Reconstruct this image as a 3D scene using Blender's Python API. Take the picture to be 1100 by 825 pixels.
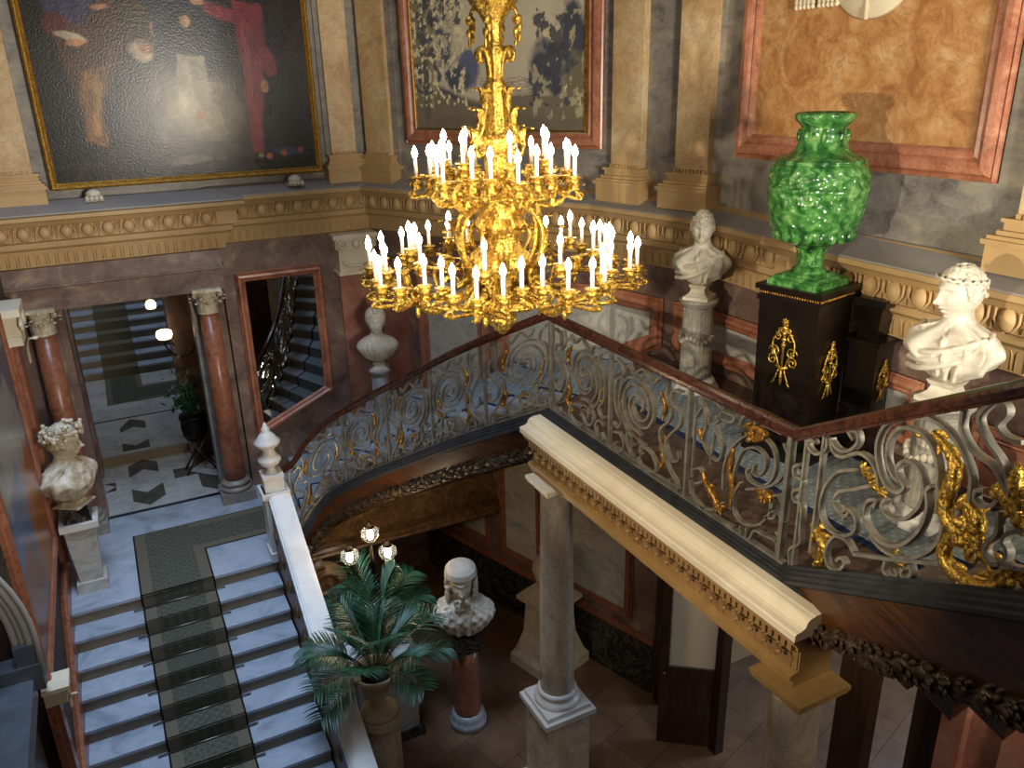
import bpy, math, random
import numpy as np
from mathutils import Vector, Matrix, noise
random.seed(7)
C = bpy.context.scene.collection
for o in list(bpy.data.objects): bpy.data.objects.remove(o)
PI = math.pi
CZ = 7.5                      # eye height above the ground floor

# ---------------------------------------------------------------- camera
cam_d = bpy.data.cameras.new('camera'); cam = bpy.data.objects.new('camera', cam_d); C.objects.link(cam)
yaw, pitch, roll = math.radians(26.46), math.radians(20.689), math.radians(-1.435)
F = Vector((math.sin(yaw)*math.cos(pitch), math.cos(yaw)*math.cos(pitch), -math.sin(pitch)))
r0 = F.cross(Vector((0, 0, 1))).normalized(); u0 = r0.cross(F)
r1 = r0*math.cos(roll) + u0*math.sin(roll); u1 = u0*math.cos(roll) - r0*math.sin(roll)
M = Matrix((( r1.x, u1.x, -F.x, 0), (r1.y, u1.y, -F.y, 0), (r1.z, u1.z, -F.z, 0), (0, 0, 0, 1)))
cam.matrix_world = Matrix.Translation((0, 0, CZ)) @ M
cam_d.sensor_width = 36; cam_d.lens = 36*869.2/1100; cam_d.clip_start = .05
bpy.context.scene.camera = cam

# ---------------------------------------------------------------- light
sc = bpy.context.scene
sc.view_settings.view_transform = 'Standard'; sc.view_settings.look = 'None'
sc.view_settings.gamma = 1; sc.view_settings.use_curve_mapping = False
sc.view_settings.exposure = 0.0
w = bpy.data.worlds.new('world'); sc.world = w; w.use_nodes = True
w.node_tree.nodes['Background'].inputs[0].default_value = (.62, .60, .60, 1)
w.node_tree.nodes['Background'].inputs[1].default_value = .22
def area(name, loc, target, sx, sy, power, col, spread=PI):
    d = bpy.data.lights.new(name, 'AREA'); d.shape = 'RECTANGLE'; d.size = sx; d.size_y = sy
    d.energy = power; d.color = col; d.spread = spread
    o = bpy.data.objects.new(name, d); C.objects.link(o); o.location = loc
    o.rotation_euler = (Vector(target)-Vector(loc)).to_track_quat('-Z', 'Y').to_euler(); return o
area('skylight', (.3, 6.4, 12.2), (.1, 7.6, 2), 2.4, 3.6, 125, (.50, .68, 1.0), math.radians(64))
area('window_daylight', (2.5, -2.9, 6.9), (1.2, 11, 6.6), 1.5, 1.9, 780, (1, .93, .82))
area('entrance_daylight', (8.6, 4.6, 2.9), (6.6, 4.4, 0), 1.5, 1.5, 80, (.5, .68, 1.0))
area('far_hall_fill', (.2, 17.5, 7.9), (0, 18.5, 2.5), 1.8, 2.2, 110, (.6, .75, 1.0))  # added fill light so the distant flight reads; no opening behind it
def spot(name, loc, target, power, col, angle, size=.04, blend=.4):
    d = bpy.data.lights.new(name, 'SPOT'); d.energy = power; d.color = col; d.spot_size = math.radians(angle)
    d.spot_blend = blend; d.shadow_soft_size = size
    o = bpy.data.objects.new(name, d); C.objects.link(o); o.location = loc
    o.rotation_euler = (Vector(target)-Vector(loc)).to_track_quat('-Z', 'Y').to_euler(); return o
spot('gallery_spotlight', (-.7, 2.6, 6.5), (5.5, 4.6, 5.5), 680, (1, .87, .68), 62, .05, .5)
spot('stairwell_spotlight', (-.6, 2.2, 8.2), (3.4, 4.6, 4.1), 110, (1, .87, .70), 50, .1, .6)

# ---------------------------------------------------------------- materials
def nodes(m): m.use_nodes = True; return m.node_tree.nodes, m.node_tree.links
def mat(name, col, rough=.5, metal=0, spec=.5, **k):
    m = bpy.data.materials.new(name); n, l = nodes(m); b = n['Principled BSDF']
    b.inputs['Base Color'].default_value = (*col, 1); b.inputs['Roughness'].default_value = rough
    b.inputs['Metallic'].default_value = metal; b.inputs['Specular IOR Level'].default_value = spec
    return m
def ramp(n, stops):
    r = n.new('ShaderNodeValToRGB'); e = r.color_ramp.elements
    while len(e) < len(stops): e.new(.5)
    for el, (p, c) in zip(e, stops): el.position = p; el.color = (*c, 1)
    return r
def marble(name, stops, vein=None, scale=1.5, dist=1.5, rough=.35, vscale=2.5, vamt=.5, bump=.0, stretch=(1, 1, 1), rot=(0, 0, 0), spec=.5, detail=8):
    m = bpy.data.materials.new(name); n, l = nodes(m); b = n['Principled BSDF']
    tc = n.new('ShaderNodeTexCoord'); mp = n.new('ShaderNodeMapping'); mp.inputs['Scale'].default_value = stretch; mp.inputs['Rotation'].default_value = rot
    l.new(tc.outputs['Object'], mp.inputs[0])
    a = n.new('ShaderNodeTexNoise'); a.inputs['Scale'].default_value = scale; a.inputs['Detail'].default_value = detail
    a.inputs['Roughness'].default_value = .62; a.inputs['Distortion'].default_value = dist
    l.new(mp.outputs[0], a.inputs['Vector'])
    r = ramp(n, stops); l.new(a.outputs['Fac'], r.inputs[0]); out = r.outputs[0]
    if vein:
        v = n.new('ShaderNodeTexNoise'); v.inputs['Scale'].default_value = vscale; v.inputs['Detail'].default_value = 6
        v.inputs['Distortion'].default_value = dist*1.6; v.inputs['Roughness'].default_value = .6
        l.new(mp.outputs[0], v.inputs['Vector'])
        rr = ramp(n, [(.455, (0, 0, 0)), (.495, (vamt,)*3), (.505, (vamt,)*3), (.545, (0, 0, 0))]); l.new(v.outputs['Fac'], rr.inputs[0])
        mx = n.new('ShaderNodeMixRGB'); l.new(rr.outputs[0], mx.inputs[0]); l.new(out, mx.inputs[1]); mx.inputs[2].default_value = (*vein, 1); out = mx.outputs[0]
    l.new(out, b.inputs['Base Color']); b.inputs['Roughness'].default_value = rough; b.inputs['Specular IOR Level'].default_value = spec
    if bump:
        bp = n.new('ShaderNodeBump'); bp.inputs['Strength'].default_value = bump; bp.inputs['Distance'].default_value = .02
        l.new(a.outputs['Fac'], bp.inputs['Height']); l.new(bp.outputs[0], b.inputs['Normal'])
    return m
def H(h):
    h = h.lstrip('#'); v = [int(h[i:i+2], 16)/255 for i in (0, 2, 4)]
    return tuple(x/12.92 if x <= .04045 else ((x+.055)/1.055)**2.4 for x in v)
M_ = {}
M_['grey'] = marble('grey_marble', [(.30, H('57524f')), (.45, H('7f7973')), (.57, H('8f887b')), (.72, H('ada48f'))], H('b5ae9c'), 3.2, .6, .4, 8, .22, rot=(.4, .5, .3), stretch=(1, 1, 1.6))
M_['ochre'] = marble('ochre_marble', [(.3, H('b08a58')), (.42, H('c9a878')), (.55, H('d6ba8a')), (.7, H('dcc9a4'))], H('9c7650'), 2.4, .7, .35, 6, .35, rot=(.3, .2, .5))
M_['ochre_deep'] = marble('deep_ochre_marble', [(.28, H('8f5c34')), (.44, H('b5824e')), (.56, H('c3945f')), (.74, H('d3b184'))], H('8a5434'), 4.2, .9, .4, 6, .38, rot=(.5, .2, .4))
M_['red'] = marble('red_marble', [(.3, H('7c4630')), (.48, H('a8684a')), (.6, H('b8795a')), (.75, H('cb9a7a'))], H('cdb09a'), 4, 1.0, .28, 9, .25)
M_['redpink'] = marble('rose_marble', [(.3, H('86503e')), (.5, H('a26c56')), (.7, H('b5866e'))], H('7d5448'), 3.4, .8, .35, 8, .25)
M_['rosso'] = marble('rosso_column_marble', [(.3, H('75422e')), (.5, H('985e42')), (.7, H('ab7556'))], H('6a3a28'), 9, 1.5, .3, 8, .35)
M_['brown'] = marble('brown_marble', [(.3, H('4f3c36')), (.44, H('6f564d')), (.56, H('7f675a')), (.66, H('9c8672')), (.74, H('c4b193'))], H('a28c76'), 2.6, .8, .32, 6, .22)
M_['white'] = marble('white_veined_marble', [(.3, H('9b9990')), (.45, H('c3c0b2')), (.7, H('d4d0c0'))], H('8b8a88'), 2.4, 1.1, .35, 3.0, .35, stretch=(1, 1, 1.8), rot=(.6, .3, .2))
M_['buff'] = marble('buff_cornice_plaster', [(.3, H('b5925f')), (.6, H('c8a774')), (.8, H('d2b485'))], None, 1.2, .3, .5)
M_['buffgrey'] = marble('stone_shelf', [(.3, H('8d8a88')), (.7, H('a39d94'))], None, 2, .5, .5)
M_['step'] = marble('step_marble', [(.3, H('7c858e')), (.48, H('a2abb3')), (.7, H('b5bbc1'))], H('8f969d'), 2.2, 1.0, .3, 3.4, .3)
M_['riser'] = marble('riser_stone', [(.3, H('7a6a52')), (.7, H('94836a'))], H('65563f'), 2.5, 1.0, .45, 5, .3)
M_['statue'] = marble('statue_marble', [(.3, H('b5aa92')), (.5, H('d2c9b4')), (.7, H('e0d9c8'))], None, 6, .5, .45, bump=.05)
M_['statue_aged'] = marble('aged_statue_marble', [(.3, H('8f7f62')), (.5, H('c4b698')), (.66, H('dbd2bd'))], None, 9, .8, .5, bump=.08)
M_['colcream'] = marble('cream_column_marble', [(.3, H('b39f82')), (.45, H('d3c2a4')), (.7, H('e2d6be'))], H('94795a'), 2.2, 1.2, .28, 4, .35, rot=(.7, .2, .3), stretch=(1, 1, .6))
M_['creamstone'] = marble('cream_stone', [(.3, H('d3c4a2')), (.7, H('e8dcc0'))], None, 2, .5, .4)
M_['tan'] = marble('tan_carved_stone', [(.3, H('7f5f3a')), (.6, H('9a774a')), (.8, H('ad8a5c'))], None, 5, .4, .5, bump=.05)
M_['gold_tan'] = marble('golden_stone', [(.3, H('8c6c3c')), (.7, H('a98750'))], None, 4, .4, .45)
M_['black'] = marble('black_marble', [(.3, H('14130f')), (.55, H('26241f')), (.72, H('3d3a33'))], H('78736a'), 3, 2, .25, 2.6, .45)
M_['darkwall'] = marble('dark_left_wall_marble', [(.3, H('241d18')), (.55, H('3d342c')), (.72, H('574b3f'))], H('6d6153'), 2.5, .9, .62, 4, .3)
M_['ledge'] = marble('blue_grey_ledge_marble', [(.3, H('3f444a')), (.6, H('565c63')), (.76, H('8a919a'))], None, 4, .6, .45)
M_['dark'] = marble('dark_moulding_stone', [(.3, H('1e1f20')), (.7, H('35363a'))], None, 8, .5, .5, bump=.1)
M_['walnut'] = marble('walnut_wood', [(.35, H('2b180c')), (.5, H('47290f')), (.65, H('5a3619'))], None, 2, 2.5, .35, stretch=(.4, .4, 5), rot=(.0, .0, .2))
M_['door'] = marble('dark_door_wood', [(.35, H('241409')), (.65, H('3f2613'))], None, 3, 1.5, .4, stretch=(3, 3, .5))
M_['rail'] = marble('mahogany_handrail', [(.35, H('2a140c')), (.65, H('55301f'))], None, 4, 1, .22, stretch=(3, 3, 3))
M_['soffit'] = marble('soffit_marble', [(.3, H('3d2a18')), (.5, H('7a5a36')), (.62, H('8f6c42')), (.75, H('a98a5c'))], H('2c1e12'), 3, 2.5, .4, 4, .6)
M_['bronze'] = mat('dark_bronze', H('2a2118'), .4, .8)
M_['ebony'] = marble('ebonised_wood', [(.3, H('0c0806')), (.7, H('1c120c'))], None, 5, .5, .3)
M_['white_paint'] = marble('white_baluster_marble', [(.3, H('cfcabd')), (.7, H('e8e4da'))], None, 3, .6, .35)
def metal(name, a, b_, rough, metal_=1.0, scale=14, bump=.3):
    m = bpy.data.materials.new(name); n, l = nodes(m); b = n['Principled BSDF']
    t = n.new('ShaderNodeTexCoord'); x = n.new('ShaderNodeTexNoise'); x.inputs['Scale'].default_value = scale; x.inputs['Detail'].default_value = 4
    l.new(t.outputs['Object'], x.inputs['Vector']); r = ramp(n, [(.35, a), (.65, b_)]); l.new(x.outputs['Fac'], r.inputs[0])
    l.new(r.outputs[0], b.inputs['Base Color']); b.inputs['Metallic'].default_value = metal_; b.inputs['Roughness'].default_value = rough
    bp = n.new('ShaderNodeBump'); bp.inputs['Strength'].default_value = bump; bp.inputs['Distance'].default_value = .01
    l.new(x.outputs['Fac'], bp.inputs['Height']); l.new(bp.outputs[0], b.inputs['Normal']); return m
M_['gilt'] = metal('gilt_bronze', H('8f6420'), H('e8c45c'), .34, .85, 60, .8)
M_['gilt_dull'] = metal('worn_gilding', H('6e4a1c'), H('b98a3c'), .4, .7, 30, .5)
M_['frame_gold'] = metal('gilded_frame', H('a8782c'), H('d9b45c'), .4, .6, 40, .3)
M_['iron'] = metal('polished_wrought_iron', H('7f7b70'), H('a29d8e'), .42, .6, 12, .1)
M_['brass'] = mat('brass_rod', H('8a8070'), .3, .9)
m = metal('garland_bronze', H('2c2218'), H('5c4a38'), .35, .3, 30, .6); M_['garland'] = m
m = mat('mirror_glass', (.38, .37, .35), .015, 1.0); M_['mirror'] = m
def emit(name, col, strength):
    m = bpy.data.materials.new(name); n, l = nodes(m); b = n['Principled BSDF']
    b.inputs['Emission Color'].default_value = (*col, 1); b.inputs['Emission Strength'].default_value = strength; b.inputs['Base Color'].default_value = (1, .9, .7, 1); return m
M_['bulb'] = emit('lit_candle_bulb', (1, .86, .64), 42)
M_['shade'] = emit('lit_glass_shade', (1, .72, .38), 3.2)
M_['sleeve'] = mat('candle_sleeve', H('e8e4dc'), .5)
m = mat('clear_glass', (.9, .9, .88), .08); m.node_tree.nodes['Principled BSDF'].inputs['Transmission Weight'].default_value = .85; M_['glass'] = m
# green majolica glaze
m = bpy.data.materials.new('green_majolica_glaze'); n, l = nodes(m); b = n['Principled BSDF']
t = n.new('ShaderNodeTexCoord'); x = n.new('ShaderNodeTexNoise'); x.inputs['Scale'].default_value = 14; x.inputs['Detail'].default_value = 7; x.inputs['Distortion'].default_value = .6
l.new(t.outputs['Object'], x.inputs['Vector'])
r = ramp(n, [(.3, H('17391c')), (.45, H('2f642c')), (.58, H('4d8440')), (.76, H('86ab68'))]); l.new(x.outputs['Fac'], r.inputs[0]); l.new(r.outputs[0], b.inputs['Base Color'])
v = n.new('ShaderNodeTexVoronoi'); v.inputs['Scale'].default_value = 34; l.new(t.outputs['Object'], v.inputs['Vector'])
bp = n.new('ShaderNodeBump'); bp.inputs['Strength'].default_value = .35; bp.inputs['Distance'].default_value = .012
l.new(v.outputs['Distance'], bp.inputs['Height']); l.new(bp.outputs[0], b.inputs['Normal']); b.inputs['Roughness'].default_value = .18; M_['green'] = m
M_['leaf'] = marble('palm_leaf', [(.35, H('123420')), (.6, H('2a5a38')), (.75, H('4a7a4a'))], None, 6, .3, .4)
M_['stem'] = mat('palm_stalk', H('3d4a22'), .6)
M_['soil'] = mat('dark_soil', H('17120c'), .9)
# carpets
def carpet(name, base, fig, scale, border=None):
    m = bpy.data.materials.new(name); n, l = nodes(m); b = n['Principled BSDF']
    t = n.new('ShaderNodeTexCoord'); mp = n.new('ShaderNodeMapping'); mp.inputs['Rotation'].default_value = (0, 0, PI/4); mp.inputs['Scale'].default_value = (scale,)*3
    l.new(t.outputs['Object'], mp.inputs[0])
    ch = n.new('ShaderNodeTexVoronoi'); ch.inputs['Randomness'].default_value = .12; ch.inputs['Scale'].default_value = 1; ch.distance = 'MANHATTAN'; l.new(mp.outputs[0], ch.inputs['Vector'])
    r = ramp(n, [(.18, fig), (.3, base), (.5, base), (.62, fig)]); l.new(ch.outputs['Distance'], r.inputs[0])
    x = n.new('ShaderNodeTexNoise'); x.inputs['Scale'].default_value = 60; l.new(t.outputs['Object'], x.inputs['Vector'])
    mx = n.new('ShaderNodeMixRGB'); mx.blend_type = 'OVERLAY'; mx.inputs[0].default_value = .5; l.new(r.outputs[0], mx.inputs[1]); l.new(x.outputs['Fac'], mx.inputs[2])
    l.new(mx.outputs[0], b.inputs['Base Color']); b.inputs['Roughness'].default_value = .95; b.inputs['Specular IOR Level'].default_value = .1; return m
M_['runner'] = carpet('olive_trellis_carpet', H('605f50'), H('505042'), 13)
M_['runner_border'] = mat('brown_carpet_border', H('6c6452'), .95, spec=.1)
M_['runner_edge'] = mat('dark_carpet_edge', H('1e1d18'), .95, spec=.1)
M_['blue_carpet'] = carpet('blue_floral_carpet', H('9aa0a4'), H('808a88'), 15)
M_['blue_border'] = mat('blue_carpet_border', H('26344a'), .95, spec=.1)
# herringbone parquet
m = bpy.data.materials.new('grey_brown_parquet'); n, l = nodes(m); b = n['Principled BSDF']
t = n.new('ShaderNodeTexCoord'); mp = n.new('ShaderNodeMapping'); mp.inputs['Rotation'].default_value = (0, 0, .8); l.new(t.outputs['Object'], mp.inputs[0])
br = n.new('ShaderNodeTexBrick'); br.inputs['Scale'].default_value = 6; br.inputs['Color1'].default_value = (*H('6a5648'), 1); br.inputs['Color2'].default_value = (*H('4f3e33'), 1); br.inputs['Mortar'].default_value = (*H('2a201a'), 1)
br.inputs['Mortar Size'].default_value = .01; l.new(mp.outputs[0], br.inputs['Vector']); l.new(br.outputs[0], b.inputs['Base Color']); b.inputs['Roughness'].default_value = .35; M_['parquet'] = m
# ground floor slabs
m = bpy.data.materials.new('brown_floor_slabs'); n, l = nodes(m); b = n['Principled BSDF']
t = n.new('ShaderNodeTexCoord'); mp = n.new('ShaderNodeMapping'); mp.inputs['Rotation'].default_value = (0, 0, -.3); l.new(t.outputs['Object'], mp.inputs[0])
br = n.new('ShaderNodeTexBrick'); br.inputs['Scale'].default_value = 1.0; br.offset = .5; br.inputs['Brick Width'].default_value = .6; br.inputs['Row Height'].default_value = .6
br.inputs['Color1'].default_value = (*H('6c513b'), 1); br.inputs['Color2'].default_value = (*H('785b44'), 1); br.inputs['Mortar'].default_value = (*H('4e3a2b'), 1); br.inputs['Mortar Size'].default_value = .006
l.new(mp.outputs[0], br.inputs['Vector'])
x = n.new('ShaderNodeTexNoise'); x.inputs['Scale'].default_value = 3; x.inputs['Detail'].default_value = 8; l.new(t.outputs['Object'], x.inputs['Vector'])
mx = n.new('ShaderNodeMixRGB'); mx.blend_type = 'OVERLAY'; mx.inputs[0].default_value = .6; l.new(br.outputs[0], mx.inputs[1]); l.new(x.outputs['Fac'], mx.inputs[2])
l.new(mx.outputs[0], b.inputs['Base Color']); b.inputs['Roughness'].default_value = .3; M_['ground'] = m
M_['tile_white'] = marble('white_floor_tile', [(.3, H('a7a59c')), (.6, H('c4c2ba'))], H('8a8880'), 2, 1.5, .16, 3, .3)
M_['tile_grey'] = marble('grey_floor_tile', [(.3, H('4a473c')), (.7, H('5e5a4c'))], None, 3, .6, .2)
M_['line'] = mat('black_inlay', H('191816'), .3)
M_['attr'] = None
def attr_mat(name, rough, bump=0):
    m = bpy.data.materials.new(name); n, l = nodes(m); b = n['Principled BSDF']
    a = n.new('ShaderNodeAttribute'); a.attribute_name = 'paint'; l.new(a.outputs['Color'], b.inputs['Base Color']); b.inputs['Roughness'].default_value = rough
    if bump:
        t = n.new('ShaderNodeTexCoord'); x = n.new('ShaderNodeTexNoise'); x.inputs['Scale'].default_value = 45; x.inputs['Detail'].default_value = 8; b.inputs['Specular IOR Level'].default_value = .30; l.new(t.outputs['Object'], x.inputs['Vector'])
        bp = n.new('ShaderNodeBump'); bp.inputs['Strength'].default_value = bump; bp.inputs['Distance'].default_value = .01; l.new(x.outputs['Fac'], bp.inputs['Height']); l.new(bp.outputs[0], b.inputs['Normal'])
    return m
M_['canvas'] = attr_mat('oil_painted_canvas', .25, .16)
M_['tapestry'] = attr_mat('woven_tapestry', .95)

# ---------------------------------------------------------------- mesh helpers
class MB:
    def __init__(s): s.v = []; s.f = []; s.m = []; s.sm = []; s.cur = 0
    def add(s, vs, fs, smooth=False, mi=None):
        b = len(s.v); s.v += [tuple(p) for p in vs]; mi = s.cur if mi is None else mi
        for f in fs: s.f.append([b+i for i in f]); s.m.append(mi); s.sm.append(smooth)
    def box(s, a, b, mi=None):
        x0, y0, z0 = a; x1, y1, z1 = b
        s.add([(x0,y0,z0),(x1,y0,z0),(x1,y1,z0),(x0,y1,z0),(x0,y0,z1),(x1,y0,z1),(x1,y1,z1),(x0,y1,z1)],
              [(0,3,2,1),(4,5,6,7),(0,1,5,4),(1,2,6,5),(2,3,7,6),(3,0,4,7)], False, mi)
    def obox(s, c, ax, ay, az, mi=None):      # centre and three half-axis vectors
        c = Vector(c); ax = Vector(ax); ay = Vector(ay); az = Vector(az)
        P = [c+i*ax+j*ay+k*az for k in (-1, 1) for j in (-1, 1) for i in (-1, 1)]
        s.add(P, [(0,2,3,1),(4,5,7,6),(0,1,5,4),(1,3,7,5),(3,2,6,7),(2,0,4,6)], False, mi)
    def prism(s, poly, z0, z1, mi=None):      # poly xy, z0/z1 floats or lists
        n_ = len(poly); a = z0 if hasattr(z0, '__len__') else [z0]*n_; b = z1 if hasattr(z1, '__len__') else [z1]*n_
        s.add([(p[0], p[1], a[i]) for i, p in enumerate(poly)]+[(p[0], p[1], b[i]) for i, p in enumerate(poly)],
              [tuple(range(n_-1, -1, -1)), tuple(range(n_, 2*n_))]+[(i, (i+1) % n_, (i+1) % n_+n_, i+n_) for i in range(n_)], False, mi)
    def slab3(s, pts, nrm, t, mi=None):       # planar polygon extruded along nrm by t
        nrm = Vector(nrm).normalized()*t; n_ = len(pts); P = [Vector(p) for p in pts]
        s.add(P+[p+nrm for p in P], [tuple(range(n_-1, -1, -1)), tuple(range(n_, 2*n_))]+[(i, (i+1) % n_, (i+1) % n_+n_, i+n_) for i in range(n_)], False, mi)
    def lathe(s, prof, c=(0, 0, 0), seg=32, fn=None, smooth=True, mi=None):
        vs = []; k = len(prof)
        for r, z in prof:
            for j in range(seg):
                a = 2*PI*j/seg; rr = fn(r, z, a) if fn else r
                vs.append((c[0]+rr*math.cos(a), c[1]+rr*math.sin(a), c[2]+z))
        fs = [(i*seg+j, i*seg+(j+1) % seg, (i+1)*seg+(j+1) % seg, (i+1)*seg+j) for i in range(k-1) for j in range(seg)]
        fs += [tuple(range(seg-1, -1, -1)), tuple((k-1)*seg+j for j in range(seg))]
        s.add(vs, fs, smooth, mi)
    def ell(s, c, rx, ry, rz, R=None, su=10, sv=7, mi=None):
        vs = []; c = Vector(c)
        for i in range(sv+1):
            t = PI*i/sv
            for j in range(su):
                a = 2*PI*j/su; p = Vector((rx*math.sin(t)*math.cos(a), ry*math.sin(t)*math.sin(a), rz*math.cos(t)))
                if R is not None: p = R @ p
                vs.append(c+p)
        fs = [(i*su+j, (i+1)*su+j, (i+1)*su+(j+1) % su, i*su+(j+1) % su) for i in range(sv) for j in range(su)]
        s.add(vs, fs, True, mi)
    def tube(s, path, r, seg=8, mi=None, sx=1.0):
        P = [Vector(p) for p in path]; n_ = len(P); rs = r if hasattr(r, '__len__') else [r]*n_
        up = None; vs = []
        for i in range(n_):
            t = (P[min(i+1, n_-1)]-P[max(i-1, 0)]); t = t.normalized() if t.length > 1e-9 else Vector((0, 0, 1))
            if up is None: up = t.orthogonal().normalized()
            up = (up-t*up.dot(t)); up = up.normalized() if up.length > 1e-6 else t.orthogonal().normalized()
            b = t.cross(up)
            for j in range(seg):
                a = 2*PI*j/seg; vs.append(P[i]+(up*math.cos(a)*sx+b*math.sin(a))*rs[i])
        fs = [(i*seg+j, i*seg+(j+1) % seg, (i+1)*seg+(j+1) % seg, (i+1)*seg+j) for i in range(n_-1) for j in range(seg)]
        fs += [tuple(range(seg-1, -1, -1)), tuple((n_-1)*seg+j for j in range(seg))]
        s.add(vs, fs, True, mi)
    def bar(s, path, nrm, w_, d_, mi=None, taper=None):   # flat bar in a plane: w_ in plane, d_ along nrm
        P = [Vector(p) for p in path]; nv = Vector(nrm).normalized(); vs = []; n_ = len(P)
        for i in range(n_):
            t = (P[min(i+1, n_-1)]-P[max(i-1, 0)]).normalized(); sd = nv.cross(t).normalized(); k = 1 if taper is None else taper(i/(n_-1))
            for a, b in ((-1, -1), (1, -1), (1, 1), (-1, 1)): vs.append(P[i]+sd*a*w_/2*k+nv*b*d_/2)
        fs = [(i*4+j, i*4+(j+1) % 4, i*4+4+(j+1) % 4, i*4+4+j) for i in range(n_-1) for j in range(4)]+[(3, 2, 1, 0), tuple((n_-1)*4+j for j in range(4))]
        s.add(vs, fs, False, mi)
    def sweep(s, path, prof, side=1, closed=False, mi=None, smooth=False, up=Vector((0, 0, 1)), drop=0):
        # prof: (out, up) pairs; out = to the left of travel * side, mitred; z of path varies freely
        P = [Vector(p) for p in path]; n_ = len(P); k = len(prof); vs = []
        for i in range(n_):
            if closed: a, b = P[(i-1) % n_], P[(i+1) % n_]
            else: a, b = P[max(i-1, 0)], P[min(i+1, n_-1)]
            d1 = (P[i]-a); d2 = (b-P[i])
            if d1.length < 1e-9: d1 = d2
            if d2.length < 1e-9: d2 = d1
            n1 = up.cross(d1).normalized(); n2 = up.cross(d2).normalized(); m_ = (n1+n2); m_ = m_.normalized() if m_.length > 1e-6 else n1
            sc_ = 1/max(.3, m_.dot(n1))
            for o_, h in prof: vs.append(P[i]+m_*o_*side*sc_+up*(h-(drop*i/(n_-1) if h < -.2 else 0)))
        rng = n_ if closed else n_-1
        fs = [(i*k+j, i*k+(j+1) % k, ((i+1) % n_)*k+(j+1) % k, ((i+1) % n_)*k+j) for i in range(rng) for j in range(k)]
        if not closed: fs += [tuple(range(k-1, -1, -1)), tuple((n_-1)*k+j for j in range(k))]
        s.add(vs, fs, smooth, mi)
    def build(s, name, mats, parent=None, kind=None):
        me = bpy.data.meshes.new(name); me.from_pydata(s.v, [], s.f)
        mats = mats if isinstance(mats, (list, tuple)) else [mats]
        for m_ in mats: me.materials.append(M_[m_] if isinstance(m_, str) else m_)
        me.polygons.foreach_set('material_index', s.m); me.polygons.foreach_set('use_smooth', s.sm); me.update()
        bm_fix(me)
        o = bpy.data.objects.new(name, me); C.objects.link(o)
        if parent is not None:
            o.parent = parent; o.matrix_parent_inverse = world_of(parent).inverted()
        if kind: o['kind'] = kind
        return o
import bmesh
def bm_fix(me):
    bm = bmesh.new(); bm.from_mesh(me); bmesh.ops.recalc_face_normals(bm, faces=bm.faces[:]); bm.to_mesh(me); bm.free()
def world_of(o):
    m_ = Matrix.Translation(o.location) @ o.rotation_euler.to_matrix().to_4x4()
    if o.parent is not None: m_ = world_of(o.parent) @ o.matrix_parent_inverse @ m_
    return m_
def thing(name, label, cat, loc, group=None):
    o = bpy.data.objects.new(name, None); C.objects.link(o); o.location = loc; o.empty_display_size = .1
    o['label'] = label; o['category'] = cat
    if group: o['group'] = group
    return o
def tag(o, label, cat, group=None):
    o['label'] = label; o['category'] = cat
    if group: o['group'] = group
    return o
def spl(pts, n_=8):           # Catmull-Rom through points of any dimension
    P = [np.array(p, float) for p in pts]; P = [2*P[0]-P[1]]+P+[2*P[-1]-P[-2]]; out = []
    for i in range(1, len(P)-2):
        for k in range(n_):
            t = k/n_; a, b, c, d = P[i-1:i+3]
            out.append(.5*((2*b)+(c-a)*t+(2*a-5*b+4*c-d)*t*t+(3*b-a-3*c+d)*t**3))
    out.append(P[-2]); return out
def rotz(a): return Matrix.Rotation(a, 3, 'Z')
def frame_to(d):              # rotation whose Z axis is d
    return Vector(d).normalized().to_track_quat('Z', 'Y').to_matrix()
# ================================================================ the room shell
A0 = (-1.15, 11.2); A1 = (3.40, 11.2); CC = (5.2, 7.85); BC = (5.6, 6.5); B1 = (5.6, -1.2)
dD = Vector((CC[0]-A1[0], CC[1]-A1[1], 0)); LD = dD.length; dD.normalize(); nD = Vector((dD.y, -dD.x, 0))   # into the room
dC = Vector((BC[0]-CC[0], BC[1]-CC[1], 0)); LC = dC.length; dC.normalize(); nC = Vector((dC.y, -dC.x, 0))
def pA(x, z, off=0): return Vector((x, 11.2-off, z))
def pD(s_, z, off=0): return Vector((A1[0], A1[1], z))+dD*s_+nD*off
def pC(s_, z, off=0): return Vector((CC[0], CC[1], z))+dC*s_+nC*off
def pB(y, z, off=0): return Vector((5.6-off, y, z))
nA = Vector((0, -1, 0)); nB = Vector((-1, 0, 0))
def wall(name, pts, z0, z1, t, nrm, m_, parent=None):
    b = MB(); nv = Vector(nrm)
    a, c = Vector((*pts[0], 0)), Vector((*pts[1], 0))
    b.slab3([a+Vector((0, 0, z0)), c+Vector((0, 0, z0)), c+Vector((0, 0, z1)), a+Vector((0, 0, z1))], -nv, t)
    return b.build(name, m_, parent, 'structure')
ZS = 6.2
b = MB(); b.box((-1.15, 11.2, 5.0), (1.30, 11.5, ZS)); b.box((1.28, 11.2, 0), (3.42, 11.45, ZS))
b.box((-1.15, 11.2, 0), (-1.02, 11.5, 5.0)); b.box((1.16, 11.2, 2.0), (1.30, 11.5, 5.0)); wA = b.build('wall_back', 'brown', None, 'structure')
b = MB(); b.box((-1.15, 11.2, ZS), (3.45, 11.45, 10.6)); b.build('wall_back_upper', 'grey', None, 'structure')
wall('wall_corner', (A1, CC), 2.0, ZS, .25, nD, 'brown'); wall('wall_corner_upper', (A1, CC), ZS, 10.6, .25, nD, 'grey')
wall('wall_bend', (CC, BC), 2.0, ZS, .25, nC, 'brown'); wall('wall_bend_upper', (CC, BC), ZS, 10.6, .25, nC, 'grey')
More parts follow.
